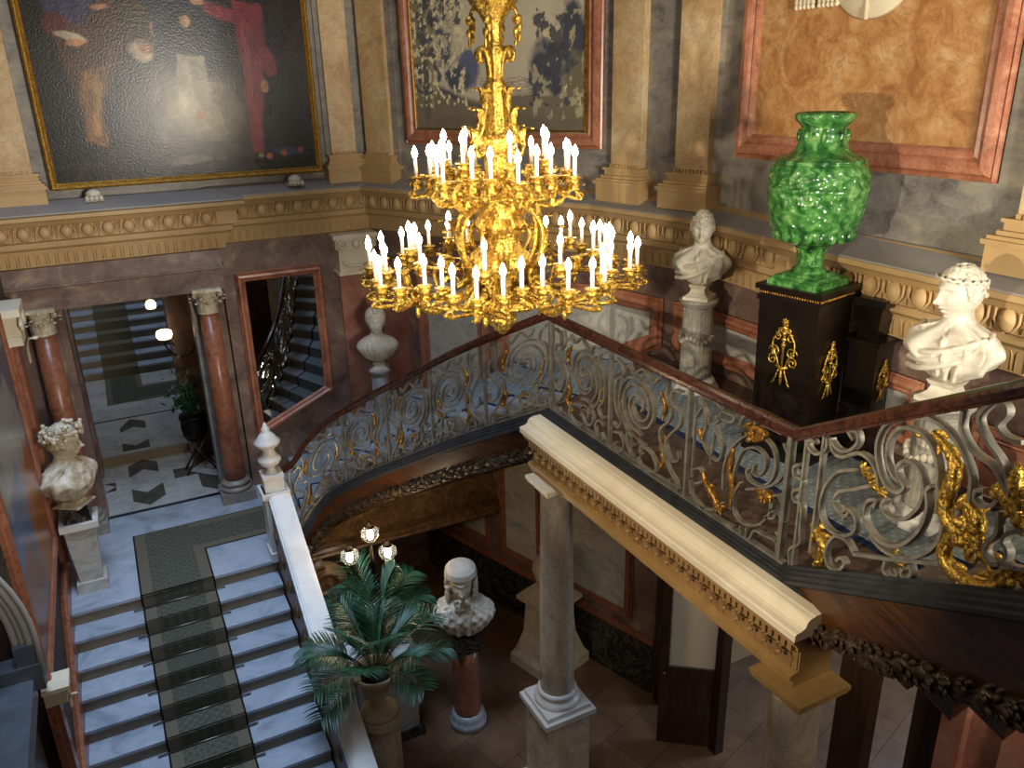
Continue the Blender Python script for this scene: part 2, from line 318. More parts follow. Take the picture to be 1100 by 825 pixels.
wall('wall_right', (BC, B1), 4.2, ZS, .25, nB, 'brown'); wall('wall_right_upper', (BC, B1), ZS, 10.6, .25, nB, 'grey')
# left wall and the parts of the hall behind the eye
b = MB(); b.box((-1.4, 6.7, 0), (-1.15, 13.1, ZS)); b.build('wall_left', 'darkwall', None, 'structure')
b = MB(); b.box((-1.4, 6.7, ZS), (-1.15, 11.5, 10.6)); b.build('wall_left_upper', 'grey', None, 'structure')
b = MB(); b.box((-6, -4.2, 0), (9.2, -4.0, 10.6)); b.build('wall_front', 'brown', None, 'structure')
b = MB(); b.box((-6.2, -4.2, 0), (-6.0, 6.8, 10.6)); b.build('wall_far_left', 'brown', None, 'structure')
b = MB(); b.box((-6.2, 6.7, 0), (-1.4, 6.9, 10.6)); b.build('wall_side_passage', 'brown', None, 'structure')
b = MB(); b.box((-6.2, -4.2, -.2), (9.4, 13.2, 0)); b.build('floor', 'ground', None, 'structure')
# ground storey under the gallery
eE = Vector((math.sin(math.radians(-18)), math.cos(math.radians(-18)), 0)); nE = Vector((-eE.y, eE.x, 0))
def pE(s_, z, off=0): return Vector((5.27, 6.75, z))+eE*s_+nE*off
b = MB(); b.slab3([pE(0, 0), pE(4.8, 0), pE(4.8, 4.0), pE(0, 4.0)], -nE, .2); b.build('wall_under_gallery', 'brown', None, 'structure')
b = MB(); b.slab3([pE(0, 0, .03), pE(4.8, 0, .03), pE(4.8, .74, .03), pE(0, .74, .03)], -nE, .03); b.build('baseboard_under_gallery', 'black', None, 'structure')
b = MB(); b.box((1.6, 11.0, 0), (5.3, 11.2, 2.1)); b.build('wall_under_stairs', 'brown', None, 'structure')
b = MB(); b.box((9.2, -4, 0), (9.4, 7, 4.0)); b.box((5.3, 6.7, 0), (9.4, 6.9, 4)); b.build('wall_vestibule', 'buff', None, 'structure')
b = MB(); b.box((5.2, 3.64, 0), (5.34, 3.97, 3.95)); b.box((5.2, 3.0, 0), (5.34, 3.24, 3.95)); b.box((5.16, 3.0, 3.3), (5.36, 5.5, 3.95)); b.build('trim_vestibule_doorway', 'door', None, 'structure')
b = MB(); b.box((5.2, 2.3, 0), (5.4, 3.0, 3.95)); b.box((5.12, 2.78, 0), (5.3, 2.96, 3.95)); b.box((5.12, 2.32, 0), (5.3, 2.5, 3.95)); b.build('wall_vestibule_pier', 'redpink', None, 'structure')
b = MB(); b.box((5.2, -4, 0), (5.4, 2.3, 3.95)); b.build('wall_vestibule_side', 'redpink', None, 'structure')

# ---- wall cornice with egg-and-dart and fluted frieze, one run per wall
prof = [(0, .06), (.36, -.06), (.36, -.10), (.33, -.12), (.29, -.17), (.26, -.18), (.26, -.34), (.21, -.36), (.19, -.37), (.19, -.43), (.15, -.46), (.11, -.47), (.09, -.66), (.03, -.69), (0, -.69)]
def cornice(name, path, zend=None):
    # path: points (x,y,z of the shelf line); room on the left of travel handled by side
    b = MB(); b.sweep(path, prof, side=-1)
    P = [Vector(p) for p in path]; up = Vector((0, 0, 1))
    for i in range(len(P)-1):
        d = P[i+1]-P[i]; L = d.length
        if L < .3: continue
        d.normalize(); nv = -up.cross(d).normalized()
        n_ = max(1, round(L/.225)); st = L/n_
        for k in range(n_):
            c = P[i]+d*(st*(k+.5)); R = Matrix((d, nv, up)).transposed()
            b.ell(c+nv*.27+up*-.255, .068, .05, .085, R, 10, 7)
            for sg in (-1, 1):
                b.tube([c+nv*.285+up*-.18+d*sg*.088, c+nv*.285+up*-.26+d*sg*.088, c+nv*.275+up*-.325+d*sg*.045, c+nv*.27+up*-.34], .011, 5)
            b.tube([c+nv*.27+up*-.19+d*st/2, c+nv*.27+up*-.33+d*st/2], [.012, .006], 5)
        n_ = max(1, round(L/.1)); st = L/n_
        for k in range(n_):
            c = P[i]+d*(st*(k+.5)); a = [c+nv*.094+up*-.645-d*.036, c+nv*.104+up*-.53-d*.036]
            for q in range(5):
                t = PI-PI*q/4; a.append(c+nv*.105+up*(-.53+.036*math.sin(t))+d*.036*math.cos(t))
            a += [c+nv*.104+up*-.53+d*.036, c+nv*.094+up*-.645+d*.036]
            b.tube(a, .0055, 4)
    o = b.build(name, 'buff', None, 'structure'); return o
cornice('trim_cornice_back', [(-1.15, 11.05, 6.21), (1.29, 11.05, 6.21), (1.29, 11.2, 6.24), (3.40, 11.2, 6.24), (CC[0], CC[1], 6.22), (BC[0], BC[1], 6.2), (5.6, 5.05, 6.17)])
cornice('trim_cornice_right', [(5.6, 5.05, 6.17), (5.55, 5.05, 6.17), (5.55, -1.2, 6.15)])
b = MB(); 
for pth in ([(-1.15, 11.05, 6.285), (1.29, 11.05, 6.285), (1.29, 11.2, 6.30), (3.40, 11.2, 6.30), (CC[0], CC[1], 6.275), (BC[0], BC[1], 6.255), (5.6, 5.05, 6.225)], [(5.55, 5.05, 6.23), (5.55, -1.2, 6.20)]):
    b.sweep(pth, [(-.1, .0), (0, .0), (.35, -.10), (.35, -.118), (-.1, -.118)], side=-1)
b.build('trim_shelf', 'buffgrey', None, 'structure')

# ---- mouldings: bar with stepped profile along p->q, seated on a wall with normal n
def mould(b, p, q, nrm, w_, h_, mi=None, ext=0):
    p = Vector(p); q = Vector(q); d = (q-p).normalized(); nv = Vector(nrm).normalized(); s_ = nv.cross(d).normalized()
    p = p-d*ext; q = q+d*ext
    pr = [(-.5, 0), (-.5, .45), (-.42, .6), (-.36, .45), (-.25, .95), (-.05, 1), (.1, .8), (.2, .5), (.3, .62), (.4, .5), (.5, .25), (.5, 0)]
    vs = []; k = len(pr)
    for P in (p, q):
        for a, c in pr: vs.append(P+s_*a*w_+nv*c*h_)
    b.add(vs, [(j, (j+1) % k, (j+1) % k+k, j+k) for j in range(k)]+[tuple(range(k-1, -1, -1)), tuple(range(k, 2*k))], False, mi)
def frame_poly(b, pts, nrm, w_, h_, mi=None, skip=(), inner=1):   # moulding centred inside polygon edge, mitre by sweep
    P = [Vector(p) for p in pts]; n_ = len(P); nv = Vector(nrm).normalized()
    pr = [(0, 0), (0, .45), (.08, .6), (.14, .45), (.25, .95), (.45, 1), (.6, .8), (.7, .5), (.8, .62), (.9, .5), (1, .25), (1, 0)]
    cen = sum(P, Vector())/n_; k = len(pr); rings = []
    for i in range(n_):
        d1 = (P[i]-P[i-1]).normalized(); d2 = (P[(i+1) % n_]-P[i]).normalized(); a = nv.cross(d1); c = nv.cross(d2)
        if a.dot(cen-P[i]) < 0: a = -a
        if c.dot(cen-P[i]) < 0: c = -c
        m_ = (a+c).normalized(); m_ = m_/max(.3, m_.dot(a)); rings.append([P[i]+m_*u_*w_+nv*v_*h_ for u_, v_ in pr])
    for i in range(n_):
        if i in skip: continue
        j = (i+1) % n_
        b.add(rings[i]+rings[j], [(t, (t+1) % k, (t+1) % k+k, t+k) for t in range(k)], False, mi)
def panel(name, label, cat, pts, nrm, w_, h_, fm, pm, skip=(), group=None, back=.015):
    P = [Vector(p) for p in pts]; c = sum(P, Vector())/len(P); t = thing(name, label, cat, c, group)
    b = MB(); frame_poly(b, P, nrm, w_, h_, skip=skip); b.build('frame', fm, t)
    nv = Vector(nrm).normalized(); b = MB(); b.slab3(P, nv, back); b.build('panel', pm, t); return t
panel('wall_panel', 'big ochre marble panel in a red marble frame above the green vase', 'wall panel', [pB(6.24, 6.74), pB(3.60, 6.74), pB(3.60, 9.4), pB(6.24, 9.4)], nB, .22, .09, 'red', 'ochre_deep')
panel('wall_panel', 'narrow white marble panel in red frame just right of the helmeted bust', 'wall panel', [pD(.80, 3.22), pD(2.04, 3.22), pD(2.04, 5.17), pD(.80, 5.17)], nD, .19, .07, 'red', 'white')
panel('wall_panel', 'white marble panel with slanting bottom edge, behind the railing corner', 'wall panel', [pD(2.18, 3.36), pD(LD, 4.22), pD(LD, 5.17), pD(2.18, 5.17)], nD, .19, .07, 'red', 'white', skip=(1,))
panel('wall_panel', 'five-sided end of the white marble panel, left of the short-haired bust', 'wall panel', [pC(0, 4.22), pC(.16, 4.27), pC(.83, 4.60), pC(.83, 5.17), pC(0, 5.17)], nC, .19, .07, 'red', 'white', skip=(4,))
panel('wall_panel', 'short upright red-framed strip hidden mostly behind short-haired bust', 'wall panel', [pC(.97, 4.60), pC(LC, 4.60), pC(LC, 5.17), pC(.97, 5.17)], nC, .14, .07, 'red', 'white', skip=(1,))
panel('wall_panel', 'long low white marble panel between red bands behind the black pedestal', 'wall panel', [pB(6.5, 4.60), pB(3.88, 4.60), pB(3.88, 5.17), pB(6.5, 5.17)], nB, .15, .07, 'red', 'white', skip=(3,))
t = panel('wall_panel', 'red marble panel with carved diamond beside the right edge of the photo', 'wall panel', [pB(3.45, 4.42), pB(2.4, 4.42), pB(2.4, 5.02), pB(3.45, 5.02)], nB, .12, .06, 'red', 'redpink')
b = MB(); c = pB(2.95, 4.72, .02)
for sx in (-1, 1):
    for sz in (-1, 1):
        b.add([c+Vector((-.09, 0, 0)), c+Vector((0, .38*sx, 0)), c+Vector((0, 0, .17*sz))], [(0, 1, 2)])
b.build('diamond_boss', 'redpink', t)

# ---- pilasters of the upper storey
def pilaster(pf, nrm, s0, s1, plinth, label, zt=10.6, zb=6.2):
    c = (s0+s1)/2; hw = abs(s1-s0)/2; t = thing('pilaster', label, 'pilaster', pf(c, zb), 'upper storey pilasters' if 0 else None)
    def bx(b, h, z0, z1, d):
        a = pf(c-h, z0); q = pf(c+h, z0); nv = Vector(nrm)
        b.slab3([a, q, pf(c+h, z1), pf(c-h, z1)], nv, d)
    b = MB(); bx(b, hw, zb+.36, zt, .10); b.build('shaft', 'ochre', t)
    b = MB(); bx(b, hw+.10, zb, zb+.25, .24); bx(b, hw+.12, zb+.19, zb+.225, .27); bx(b, hw+.07, zb+.25, zb+.28, .19); bx(b, hw+.05, zb+.28, zb+.35, .15); bx(b, hw+.065, zb+.335, zb+.36, .17)
    n_ = 9
    for k in range(n_):
        a = c-hw+2*hw*(k+.5)/n_; b.obox(pf(a, zb+.375, .115), (pf(a+hw*.6/n_, 0)-pf(a, 0)), Vector(nrm)*.02, (0, 0, .016))
    b.build('base', 'buff', t); return t
pilaster(pA, nA, -1.12, -.60, 0, 'ochre marble pilaster at the left edge, left of the big painting', zb=6.24)
pilaster(pA, nA, 2.92, 3.26, 0, 'ochre marble pilaster right of the big painting', zb=6.24)
pilaster(pD, nD, .14, .58, 0, 'ochre marble pilaster left of the framed tapestry, next to the corner', zb=6.22)
pilaster(pC, nC, .10, .50, 0, 'ochre marble pilaster right of the framed tapestry', zb=6.2)
pilaster(pC, nC, .95, 1.34, 0, 'ochre marble pilaster above the short-haired bust', zb=6.2)
pilaster(pB, nB, 3.36, 2.9, 0, 'ochre marble pilaster at the right edge, above wreathed bust', zb=6.18)
# grey backing piers between paired pilasters
b = MB(); b.slab3([pA(2.86, 6.25), pA(3.40, 6.25), pA(3.40, 10.6), pA(2.86, 10.6)], nA, .04); b.slab3([pD(0, 6.25), pD(.68, 6.25), pD(.68, 10.6), pD(0, 10.6)], nD, .04); b.build('trim_corner_pier', 'grey', None, 'structure')
# red pilaster strips of the lower storey
for pf, nv, s0, s1, lab in ((pA, nA, 2.87, 3.31, 'flat rose marble strip left of the helmeted bust'), (pD, nD, .15, .62, 'flat rose marble strip right of the helmeted bust')):
    t = thing('marble_strip', lab, 'wall strip', pf((s0+s1)/2, 2.9))
    b = MB(); b.slab3([pf(s0, 2.6), pf(s1, 2.6), pf(s1, 5.03), pf(s0, 5.03)], nv, .05); b.build('shaft', 'redpink', t)
# carved console capital at the corner
t = thing('console_capital', 'pale carved scroll capital under the cornice above rose marble strip', 'capital', (3.05, 11.0, 5.03))
b = MB(); b.box((2.83, 10.92, 5.03), (3.33, 11.2, 5.36)); b.box((2.76, 10.86, 5.50), (3.38, 11.2, 5.56)); b.box((2.79, 10.9, 5.36), (3.36, 11.2, 5.5)); b.box((2.80, 10.88, 5.0), (3.36, 11.2, 5.04)); b.build('block', 'creamstone', t)
b = MB()
for sx in (-1, 1):
    sp = [(3.07+sx*(.2+.09*(1-k/26)*math.cos(k*.5)), 10.87, 5.43+.09*(1-k/26)*math.sin(k*.5)) for k in range(26)]; b.tube(sp, .016, 6)
b.tube([(3.07+.2*math.cos(a), 10.87, 5.2-.08*math.sin(a)) for a in np.linspace(0, PI, 12)], .022, 6); b.ell((3.07, 10.86, 5.42), .05, .03, .06)
b.build('scroll', 'creamstone', t)

# ---- mouldings on the brown wall
b = MB()
b.box((-1.15, 10.90, 5.02), (1.29, 11.2, 5.54)); b.box((-1.15, 10.86, 5.27), (1.31, 11.2, 5.30)); b.box((-1.15, 10.84, 5.31), (1.33, 11.2, 5.335)); b.build('trim_portal_lintel', 'brown', None, 'structure')

# ================================================================ the mirror portal
b = MB(); b.box((-1.25, 11.2, 1.9), (1.3, 13.1, 2.0))
b.build('floor_portal_base', 'riser', None, 'structure')
b = MB(); b.box((-1.0, 11.22, 1.99), (1.15, 13.02, 2.004), 0)
def poly(pts, z0, mi): b.prism(pts, z0, z0+.002, mi)
hexa = [(-.31, 12.81), (-.1, 12.98), (.11, 12.72), (.12, 11.96), (.13, 11.6), (-.06, 11.36), (-.28, 11.57), (-.28, 11.93)]
poly([(-.31, 12.6), (-.31, 12.81), (-.1, 13.0), (.11, 12.81), (.11, 12.5), (.13, 11.9), (.13, 11.55), (-.09, 11.33), (-.30, 11.55), (-.30, 11.95)][::-1], 2.003, 1)
for ox in (-.93, .93): poly([(ox-.31, 12.81), (ox-.1, 13.0), (ox+.11, 12.81), (ox+.13, 11.55), (ox-.09, 11.33), (ox-.30, 11.55)][::-1], 2.003, 1)
poly([(-.98, 12.36), (-.5, 12.33), (-.5, 12.03), (-.98, 12.03)][::-1], 2.003, 1); poly([(.3, 12.36), (.9, 12.33), (.9, 12.03), (.3, 12.03)][::-1], 2.003, 1)
poly([(-.51, 12.18), (-.1, 12.6), (.32, 12.18), (-.1, 11.76)][::-1], 2.005, 2)
for ox in (-.93, .93): poly([(max(-1, ox-.41), 12.18), (ox, 12.6), (min(1.14, ox+.42), 12.18), (ox, 11.76)][::-1], 2.005, 2)
b.build('floor_portal', ['tile_white', 'tile_grey', 'tile_white'], None, 'structure')
b = MB(); b.box((-1.0, 11.17, 2.0), (1.15, 11.24, 2.006)); b.build('trim_threshold', 'line', None, 'structure')
b = MB(); b.box((-1.15, 11.5, 2), (-.74, 13.1, 5.1)); b.box((-.78, 12.6, 2), (-.64, 13.02, 5.1)); b.build('wall_portal_left', 'brown', None, 'structure')
b = MB(); b.box((.98, 11.5, 2), (1.3, 13.1, 5.1)); b.box((.62, 12.8, 2), (1.0, 13.02, 5.1)); b.build('wall_portal_right', 'brown', None, 'structure')
b = MB(); b.box((-1.2, 11.2, 5.02), (1.3, 13.2, 5.2)); b.box((.62, 13.02, 1.9), (1.3, 13.2, 5.2)); b.box((-1.2, 13.02, 1.9), (-.78, 13.2, 5.2)); b.build('wall_portal_back', 'brown', None, 'structure')
b = MB(); b.box((-.78, 12.97, 2.006), (.62, 13.05, 2.13)); b.build('trim_portal_step', 'riser', None, 'structure')
b = MB(); b.box((-1.6, 13.05, 1.9), (1.6, 17.2, 2.13), 0)
b.prism([(-.34, 13.15), (-.34, 14.2), (-.17, 14.56), (.06, 14.36), (.06, 13.15)][::-1], 2.129, 2.132, 1)
for ox in (-.93, .93): b.prism([(ox-.34, 13.2), (ox-.34, 14.2), (ox-.17, 14.5), (ox+.06, 14.36), (ox+.06, 13.2)][::-1], 2.129, 2.132, 1)
b.prism([(-.6, 13.74), (-.14, 14.16), (.33, 13.74), (-.14, 13.32)][::-1], 2.131, 2.134, 2)
b.box((-1.5, 14.63, 2.128), (1.5, 14.68, 2.132), 3)
b.build('floor_far_hall', ['tile_white', 'tile_grey', 'tile_white', 'line'], None, 'structure')
b = MB(); b.box((-1.8, 13.2, 1.9), (-1.55, 24, 8)); b.box((1.55, 13.2, 1.9), (1.8, 24, 8)); b.box((-1.8, 23.8, 1.9), (1.8, 24, 8)); b.box((-1.8, 13.2, 8), (1.8, 24, 8.2)); b.build('wall_far_hall', 'brown', None, 'structure')
t = thing('staircase', 'distant marble flight with dark runner seen through the columned portal', 'stairs', (0, 17.05, 2.13))
b2 = MB()
for k in range(18):
    y = 17.05+.3*k; z = 2.13+(k+1)*.1667
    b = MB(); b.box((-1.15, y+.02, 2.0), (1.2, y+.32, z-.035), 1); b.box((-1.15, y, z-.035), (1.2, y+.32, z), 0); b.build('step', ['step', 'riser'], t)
    b2.box((-.49, y-.012, z-.1667), (.15, y+.31, z+.006), 0)
b2.box((-.49, 15.45, 2.125), (.15, 17.05, 2.137), 0); b2.box((-.49, 15.45, 2.125), (.9, 16.28, 2.138), 0); b2.box((-.39, 15.57, 2.125), (.9, 16.16, 2.140), 1); b2.box((-.39, 15.5, 2.125), (.05, 17.0, 2.1405), 1)
t = thing('carpet_runner', 'dark runner on the distant flight seen through the portal', 'carpet', (0, 16, 2.13)); b2.build('runner', ['runner_border', 'runner'], t)
# pilasters flanking the portal opening
b = MB(); b.box((-.72, 11.2, 2), (-.62, 11.5, 5.02)); b.box((-1.02, 11.14, 2), (-.70, 11.26, 5.02)); b.build('trim_portal_jamb_left', 'brown', None, 'structure')
b = MB(); b.box((.86, 11.22, 2), (.98, 11.5, 5.02)); b.build('trim_portal_jamb_right', 'grey', None, 'structure')

# red columns with carved capitals
def acanthus(b, c, out, h, w_, curl=.5, mi=None):     # leaf standing on c, leaning along out
    c = Vector(c); out = Vector(out).normalized(); sd = Vector((0, 0, 1)).cross(out).normalized(); rows = 7
    vs = []; fs = []
    for i in range(rows):
        t = i/(rows-1); z = h*math.sin(min(t*1.12, 1.08)*PI/2); o_ = curl*h*(t**3); ww = w_*(.75+.35*math.sin(t*PI))*(1-.55*t*t)*(1+.16*(-1)**i)
        for j, k in enumerate((-1, -.45, 0, .45, 1)):
            vs.append(c+out*(o_+.018*(1-abs(k))*(1 if k == 0 else .3))+sd*k*ww/2+Vector((0, 0, z-.03*h*abs(k))))
    n_ = 5
    for i in range(rows-1):
        for j in range(4): fs.append((i*n_+j, i*n_+j+1, (i+1)*n_+j+1, (i+1)*n_+j))
    b.add(vs, fs, True, mi)
    b.ell(vs[-3]-Vector((0, 0, .01)), w_*.22, w_*.22, w_*.13, None, 8, 5, mi)
def corinthian_capital(c, r, h, parent, m_='statue_aged'):
    b = MB(); x, y, z = c
    b.lathe([(r*1.08, 0), (r*1.12, .02*h/.38), (r*.95, .035), (r*.95, h*.5), (r*1.2, h*.8), (r*1.35, h*.88)], c, 24)
    for k in range(8):
        a = PI*2*k/8; o_ = Vector((math.cos(a), math.sin(a), 0)); acanthus(b, Vector(c)+o_*r*.97+Vector((0, 0, .03)), o_, h*.42, r*.75)
        a += PI/8; o_ = Vector((math.cos(a), math.sin(a), 0)); acanthus(b, Vector(c)+o_*r*.97+Vector((0, 0, h*.15)), o_, h*.55, r*.6)
    hw = r*1.42; b.box((x-hw, y-hw, z+h*.88), (x+hw, y+hw, z+h))
    for sx in (-1, 1):
        for sy in (-1, 1):
            cc = Vector((x+sx*hw*.88, y+sy*hw*.88, z+h*.76)); dd = Vector((sx, sy, 0)).normalized()
            b.tube([cc+dd*(.3*r*(1-k/16)*math.cos(k*.6))+Vector((0, 0, .3*r*(1-k/16)*math.sin(k*.6))) for k in range(16)], r*.09, 6)
    for a in (0, PI/2, PI, 3*PI/2): b.ell((x+math.cos(a)*hw, y+math.sin(a)*hw, z+h*.86), r*.2, r*.2, r*.2)
    return b.build('capital', m_, parent)
def lathe_base(b, c, r, h, mi=None):
    b.lathe([(r*1.42, 0), (r*1.5, h*.12), (r*1.5, h*.22), (r*1.4, h*.34), (r*1.2, h*.4), (r*1.17, h*.5), (r*1.27, h*.58), (r*1.33, h*.68), (r*1.27, h*.8), (r*1.08, h*.86), (r*1.02, h)], c, 36, None, True, mi)
for x, lab in ((1.05, 'red marble column on the right of the mirror portal, by the white newel'), (-.86, 'red marble column on the left of the mirror portal, behind the wreathed bust')):
    t = thing('portal_column', lab, 'column', (x, 11.0, 2.0))
    b = MB(); b.lathe([(.145, 0), (.14, .3), (.137, 1.2), (.118, 2.45)], (x, 11.0, 2.28), 36); b.build('shaft', 'rosso', t)
    corinthian_capital((x, 11.0, 4.72), .125, .34, t)
    b = MB(); lathe_base(b, (x, 11.0, 2.14), .145, .16); b.box((x-.23, 10.77, 2.0), (x+.23, 11.23, 2.14)); b.build('base', 'grey', t)
# second mirror with slanting foot
pts = [pA(1.44, 2.74), pA(2.62, 3.27), pA(2.63, 5.15), pA(1.46, 5.15)]
t = thing('wall_mirror', 'framed mirror with slanting lower edge, left of the helmeted bust', 'mirror', pts[0])
b = MB(); frame_poly(b, pts, nA, .13, .10); b.build('frame', 'red', t)
b = MB(); c = sum(pts, Vector())/4; b.slab3([p+(c-p)*.06 for p in pts], nA, .03); b.build('glass', 'mirror', t)

# ================================================================ lower staircase
SX0, SX1 = -1.08, 1.18; NY = 9.03; TR, RI = .30, .1667
t = thing('staircase', 'blue-lit white marble lower staircase leading up to the columned portal landing', 'stairs', (0, 9, 0))
b = MB(); b.box((-1.15, NY, 1.965), (1.6, 11.2, 2.0)); b.build('landing', 'step', t)
b = MB(); b.box((-1.15, NY+.02, 0), (1.6, 11.2, 1.965)); b.build('landing_base', 'riser', t)
for k in range(1, 12):
    y1 = NY-TR*(k-1)+.02; y0 = NY-TR*k; z = 2.0-RI*k
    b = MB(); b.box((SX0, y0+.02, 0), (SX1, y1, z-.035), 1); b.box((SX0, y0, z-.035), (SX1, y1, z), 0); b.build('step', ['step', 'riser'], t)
# carpet
cx0, cx1 = -.35, .43
t = thing('carpet_runner', 'olive trellis carpet runner down the lower stairs and turning across the landing', 'carpet', (0, 9, 2))
CT = .008
b = MB()
def runner(b, x0, x1, mi):
    e = {0: .016, 1: .010, 2: .004}[2-mi] if 0 else [.003, .005, .007][mi]
    b.box((x0, NY-.02-e, 2.0), (x1, 10.48 if mi == 2 else 10.48, 2.0+e), mi)
    for k in range(0, 11):
        y = NY-TR*k-e*1.5; z = 2.0-RI*k
        b.box((x0, y-.004-e, z-RI), (x1, y+.02, z+e), mi)
        b.box((x0, y-TR-.0, z-RI), (x1, y+.0, z-RI+e), mi)
for mi, (x0, x1) in enumerate(((cx0-.02, cx1+.02), (cx0, cx1), (cx0+.12, cx1-.12))): runner(b, x0, x1, mi)
ang = [(.43, 9.74), (1.55, 9.74), (1.55, 10.5), (-.37, 10.5)]
b.box((cx0-.02, 9.74, 2.0), (1.5, 10.52, 2.0036), 0); b.box((cx0, 9.76, 2.0), (1.5, 10.5, 2.0058), 1); b.box((cx0+.12, 9.88, 2.0), (1.5, 10.38, 2.0082), 2)
b.build('runner', ['runner_edge', 'runner_border', 'runner'], t)
names = ['topmost', 'second', 'third', 'fourth', 'fifth', 'sixth', 'seventh', 'eighth', 'ninth', 'tenth', 'eleventh']
for k in range(11):
    y = NY-TR*k-.038; z = 2.0-RI*(k+1)+.022
    b = MB(); b.tube([(cx0-.09, y, z), (cx1+.09, y, z)], .008, 8); o = b.build('stair_rod', 'brass')
    tag(o, names[k]+' metal stair rod counted from the landing, holding the olive runner', 'stair rod', 'rods across the olive runner')
    for x in (cx0-.1, cx1+.1):
        b = MB(); b.ell((x, y, z), .018, .013, .013); b.build('finial', 'brass', o)
# skirting along left wall
b = MB(); b.sweep([(SX0-.0, 10.6, 2.18), (SX0, NY, 2.18), (SX0, NY-TR*11, 2.18-RI*11)], [(-.07, -.3), (-.07, .06), (-.03, .09), (.0, .06), (.0, -.3)], side=1); b.build('trim_stair_skirting', 'rosso', None, 'structure')

# balustrade with newel
t = thing('stone_balustrade', 'white marble sloping balustrade beside the lower stairs ending in an urn newel', 'balustrade', (1.3, 9.1, 2))
def sl(y): return 2.93-(9.05-y)*RI/TR
y0, y1 = 5.2, 9.05
b = MB()
b.slab3([(1.19, y1, sl(y1)-.09), (1.19, y0, sl(y0)-.09), (1.19, y0, sl(y0)-.02), (1.19, y1, sl(y1)-.02)], (1, 0, 0), .26)
b.slab3([(1.21, y1, sl(y1)-.03), (1.21, y0, sl(y0)-.03), (1.21, y0, sl(y0)+.01), (1.21, y1, sl(y1)+.01)], (1, 0, 0), .22)
b.slab3([(1.235, y1, sl(y1)), (1.235, y0, sl(y0)), (1.235, y0, sl(y0)+.02), (1.235, y1, sl(y1)+.02)], (1, 0, 0), .17)
b.build('coping', 'white_paint', t)
b = MB(); b.slab3([(1.2, y1, 0), (1.2, y0, 0), (1.2, y0, sl(y0)-.09), (1.2, y1, sl(y1)-.09)], (1, 0, 0), .22)
for k in range(13):
    y = 8.9-k*.29; z = sl(y)-.5
    for a, r in ((0, .10), (1, .06)):
        b.tube([(1.195, y+(.11-a*.05)*math.cos(q*.5)*(1-q/18), z+.11*math.sin(q*.5)*(1-q/18)) for q in range(18)], .012, 5)
        b.tube([(1.425, y+(.11-a*.05)*math.cos(q*.5)*(1-q/18), z+.11*math.sin(q*.5)*(1-q/18)) for q in range(18)], .014, 5)
b.build('side_panel', 'soffit', t)
b = MB(); b.box((1.15, 9.0, 2.0), (1.42, 9.27, 2.93)); b.box((1.12, 8.97, 2.86), (1.45, 9.3, 2.93)); b.box((1.13, 8.98, 2.0), (1.44, 9.29, 2.12)); b.build('newel_post', 'white_paint', t)
b = MB(); b.box((1.17, 9.02, 2.93), (1.40, 9.25, 3.13)); b.box((1.16, 9.01, 3.10), (1.41, 9.26, 3.14))
b.lathe([(.085, 0), (.07, .03), (.05, .06), (.05, .09), (.10, .12), (.135, .17), (.135, .20), (.09, .25), (.07, .29), (.075, .33), (.12, .36), (.15, .40), (.15, .425), (.11, .46), (.10, .49), (.06, .53), (.045, .55), (.05, .58), (.03, .61), (.02, .64), (0.005, .66)], (1.285, 9.135, 3.13), 36); b.build('urn_finial', 'white_paint', t)

# ================================================================ upper staircase (winding from the landing up to the gallery)
GZ = 4.48
It = spl([(1.50, 9.42), (1.95, 9.40), (2.38, 8.8), (2.72, 8.02), (3.04, 7.2), (3.57, 6.33)], 12)
Ot = spl([(1.55, 11.2), (2.5, 11.2), (3.45, 11.1), (4.25, 9.65), (4.75, 8.72), (5.4, 7.2)], 12)
def at(Lst, t): t = max(0, min(1, t))*(len(Lst)-1); i = min(int(t), len(Lst)-2); return Lst[i]*(1-(t-i))+Lst[i+1]*(t-i)
NS = 15
def zat(t): return 2.0+(GZ-2.0)*max(0, min(1, t))
t = thing('staircase', 'winding upper staircase rising behind the scroll railing to the gallery', 'stairs', (3, 9, 2))
for k in range(NS):
    ta, tb = k/NS, (k+1)/NS; z = 2.0+(k+1)*(GZ-2.0)/NS; P = []
    for tt in (ta-.004, (ta+tb)/2, tb): P.append(at(It, tt)*.965+at(Ot, tt)*.035)
    for tt in (tb, (ta+tb)/2, ta-.004): P.append(at(Ot, tt))
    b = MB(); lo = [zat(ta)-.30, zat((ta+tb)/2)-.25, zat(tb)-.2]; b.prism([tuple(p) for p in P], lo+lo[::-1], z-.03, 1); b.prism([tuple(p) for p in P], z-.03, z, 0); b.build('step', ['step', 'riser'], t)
b = MB(); pts = 24; vs = []; fs = []
for i in range(pts+1):
    tt = i/pts; a = at(It, tt); c = at(Ot, tt); z = zat(tt)
    for k in range(5):
        q = a*(1-k/4)+c*(k/4); vs.append((q[0], q[1], z-.50+.16*math.sin(PI*k/4)))
for i in range(pts):
    for k in range(4): fs.append((i*5+k, i*5+k+1, (i+1)*5+k+1, (i+1)*5+k))
b.add(vs, fs, True); b.build('soffit', 'soffit', t)
t2 = thing('carpet_runner', 'blue floral carpet runner on the winding upper stairs', 'carpet', (3, 9, 3), None)
b = MB()
for k in range(NS):
    ta, tb = k/NS, (k+1)/NS; z = 2.0+(k+1)*(GZ-2.0)/NS
    for mi, (f0, f1, e) in enumerate(((.22, .78, .004), (.24, .76, .007))):
        q = [at(It, x_)*(1-f)+at(Ot, x_)*f for x_, f in ((ta-.006-e, f0), (tb, f0), (tb, f1), (ta-.006-e, f1))]
        b.prism([tuple(p) for p in q], z-(GZ-2)/NS, z+e, mi)
b.build('runner', ['blue_border', 'blue_carpet'], t2)

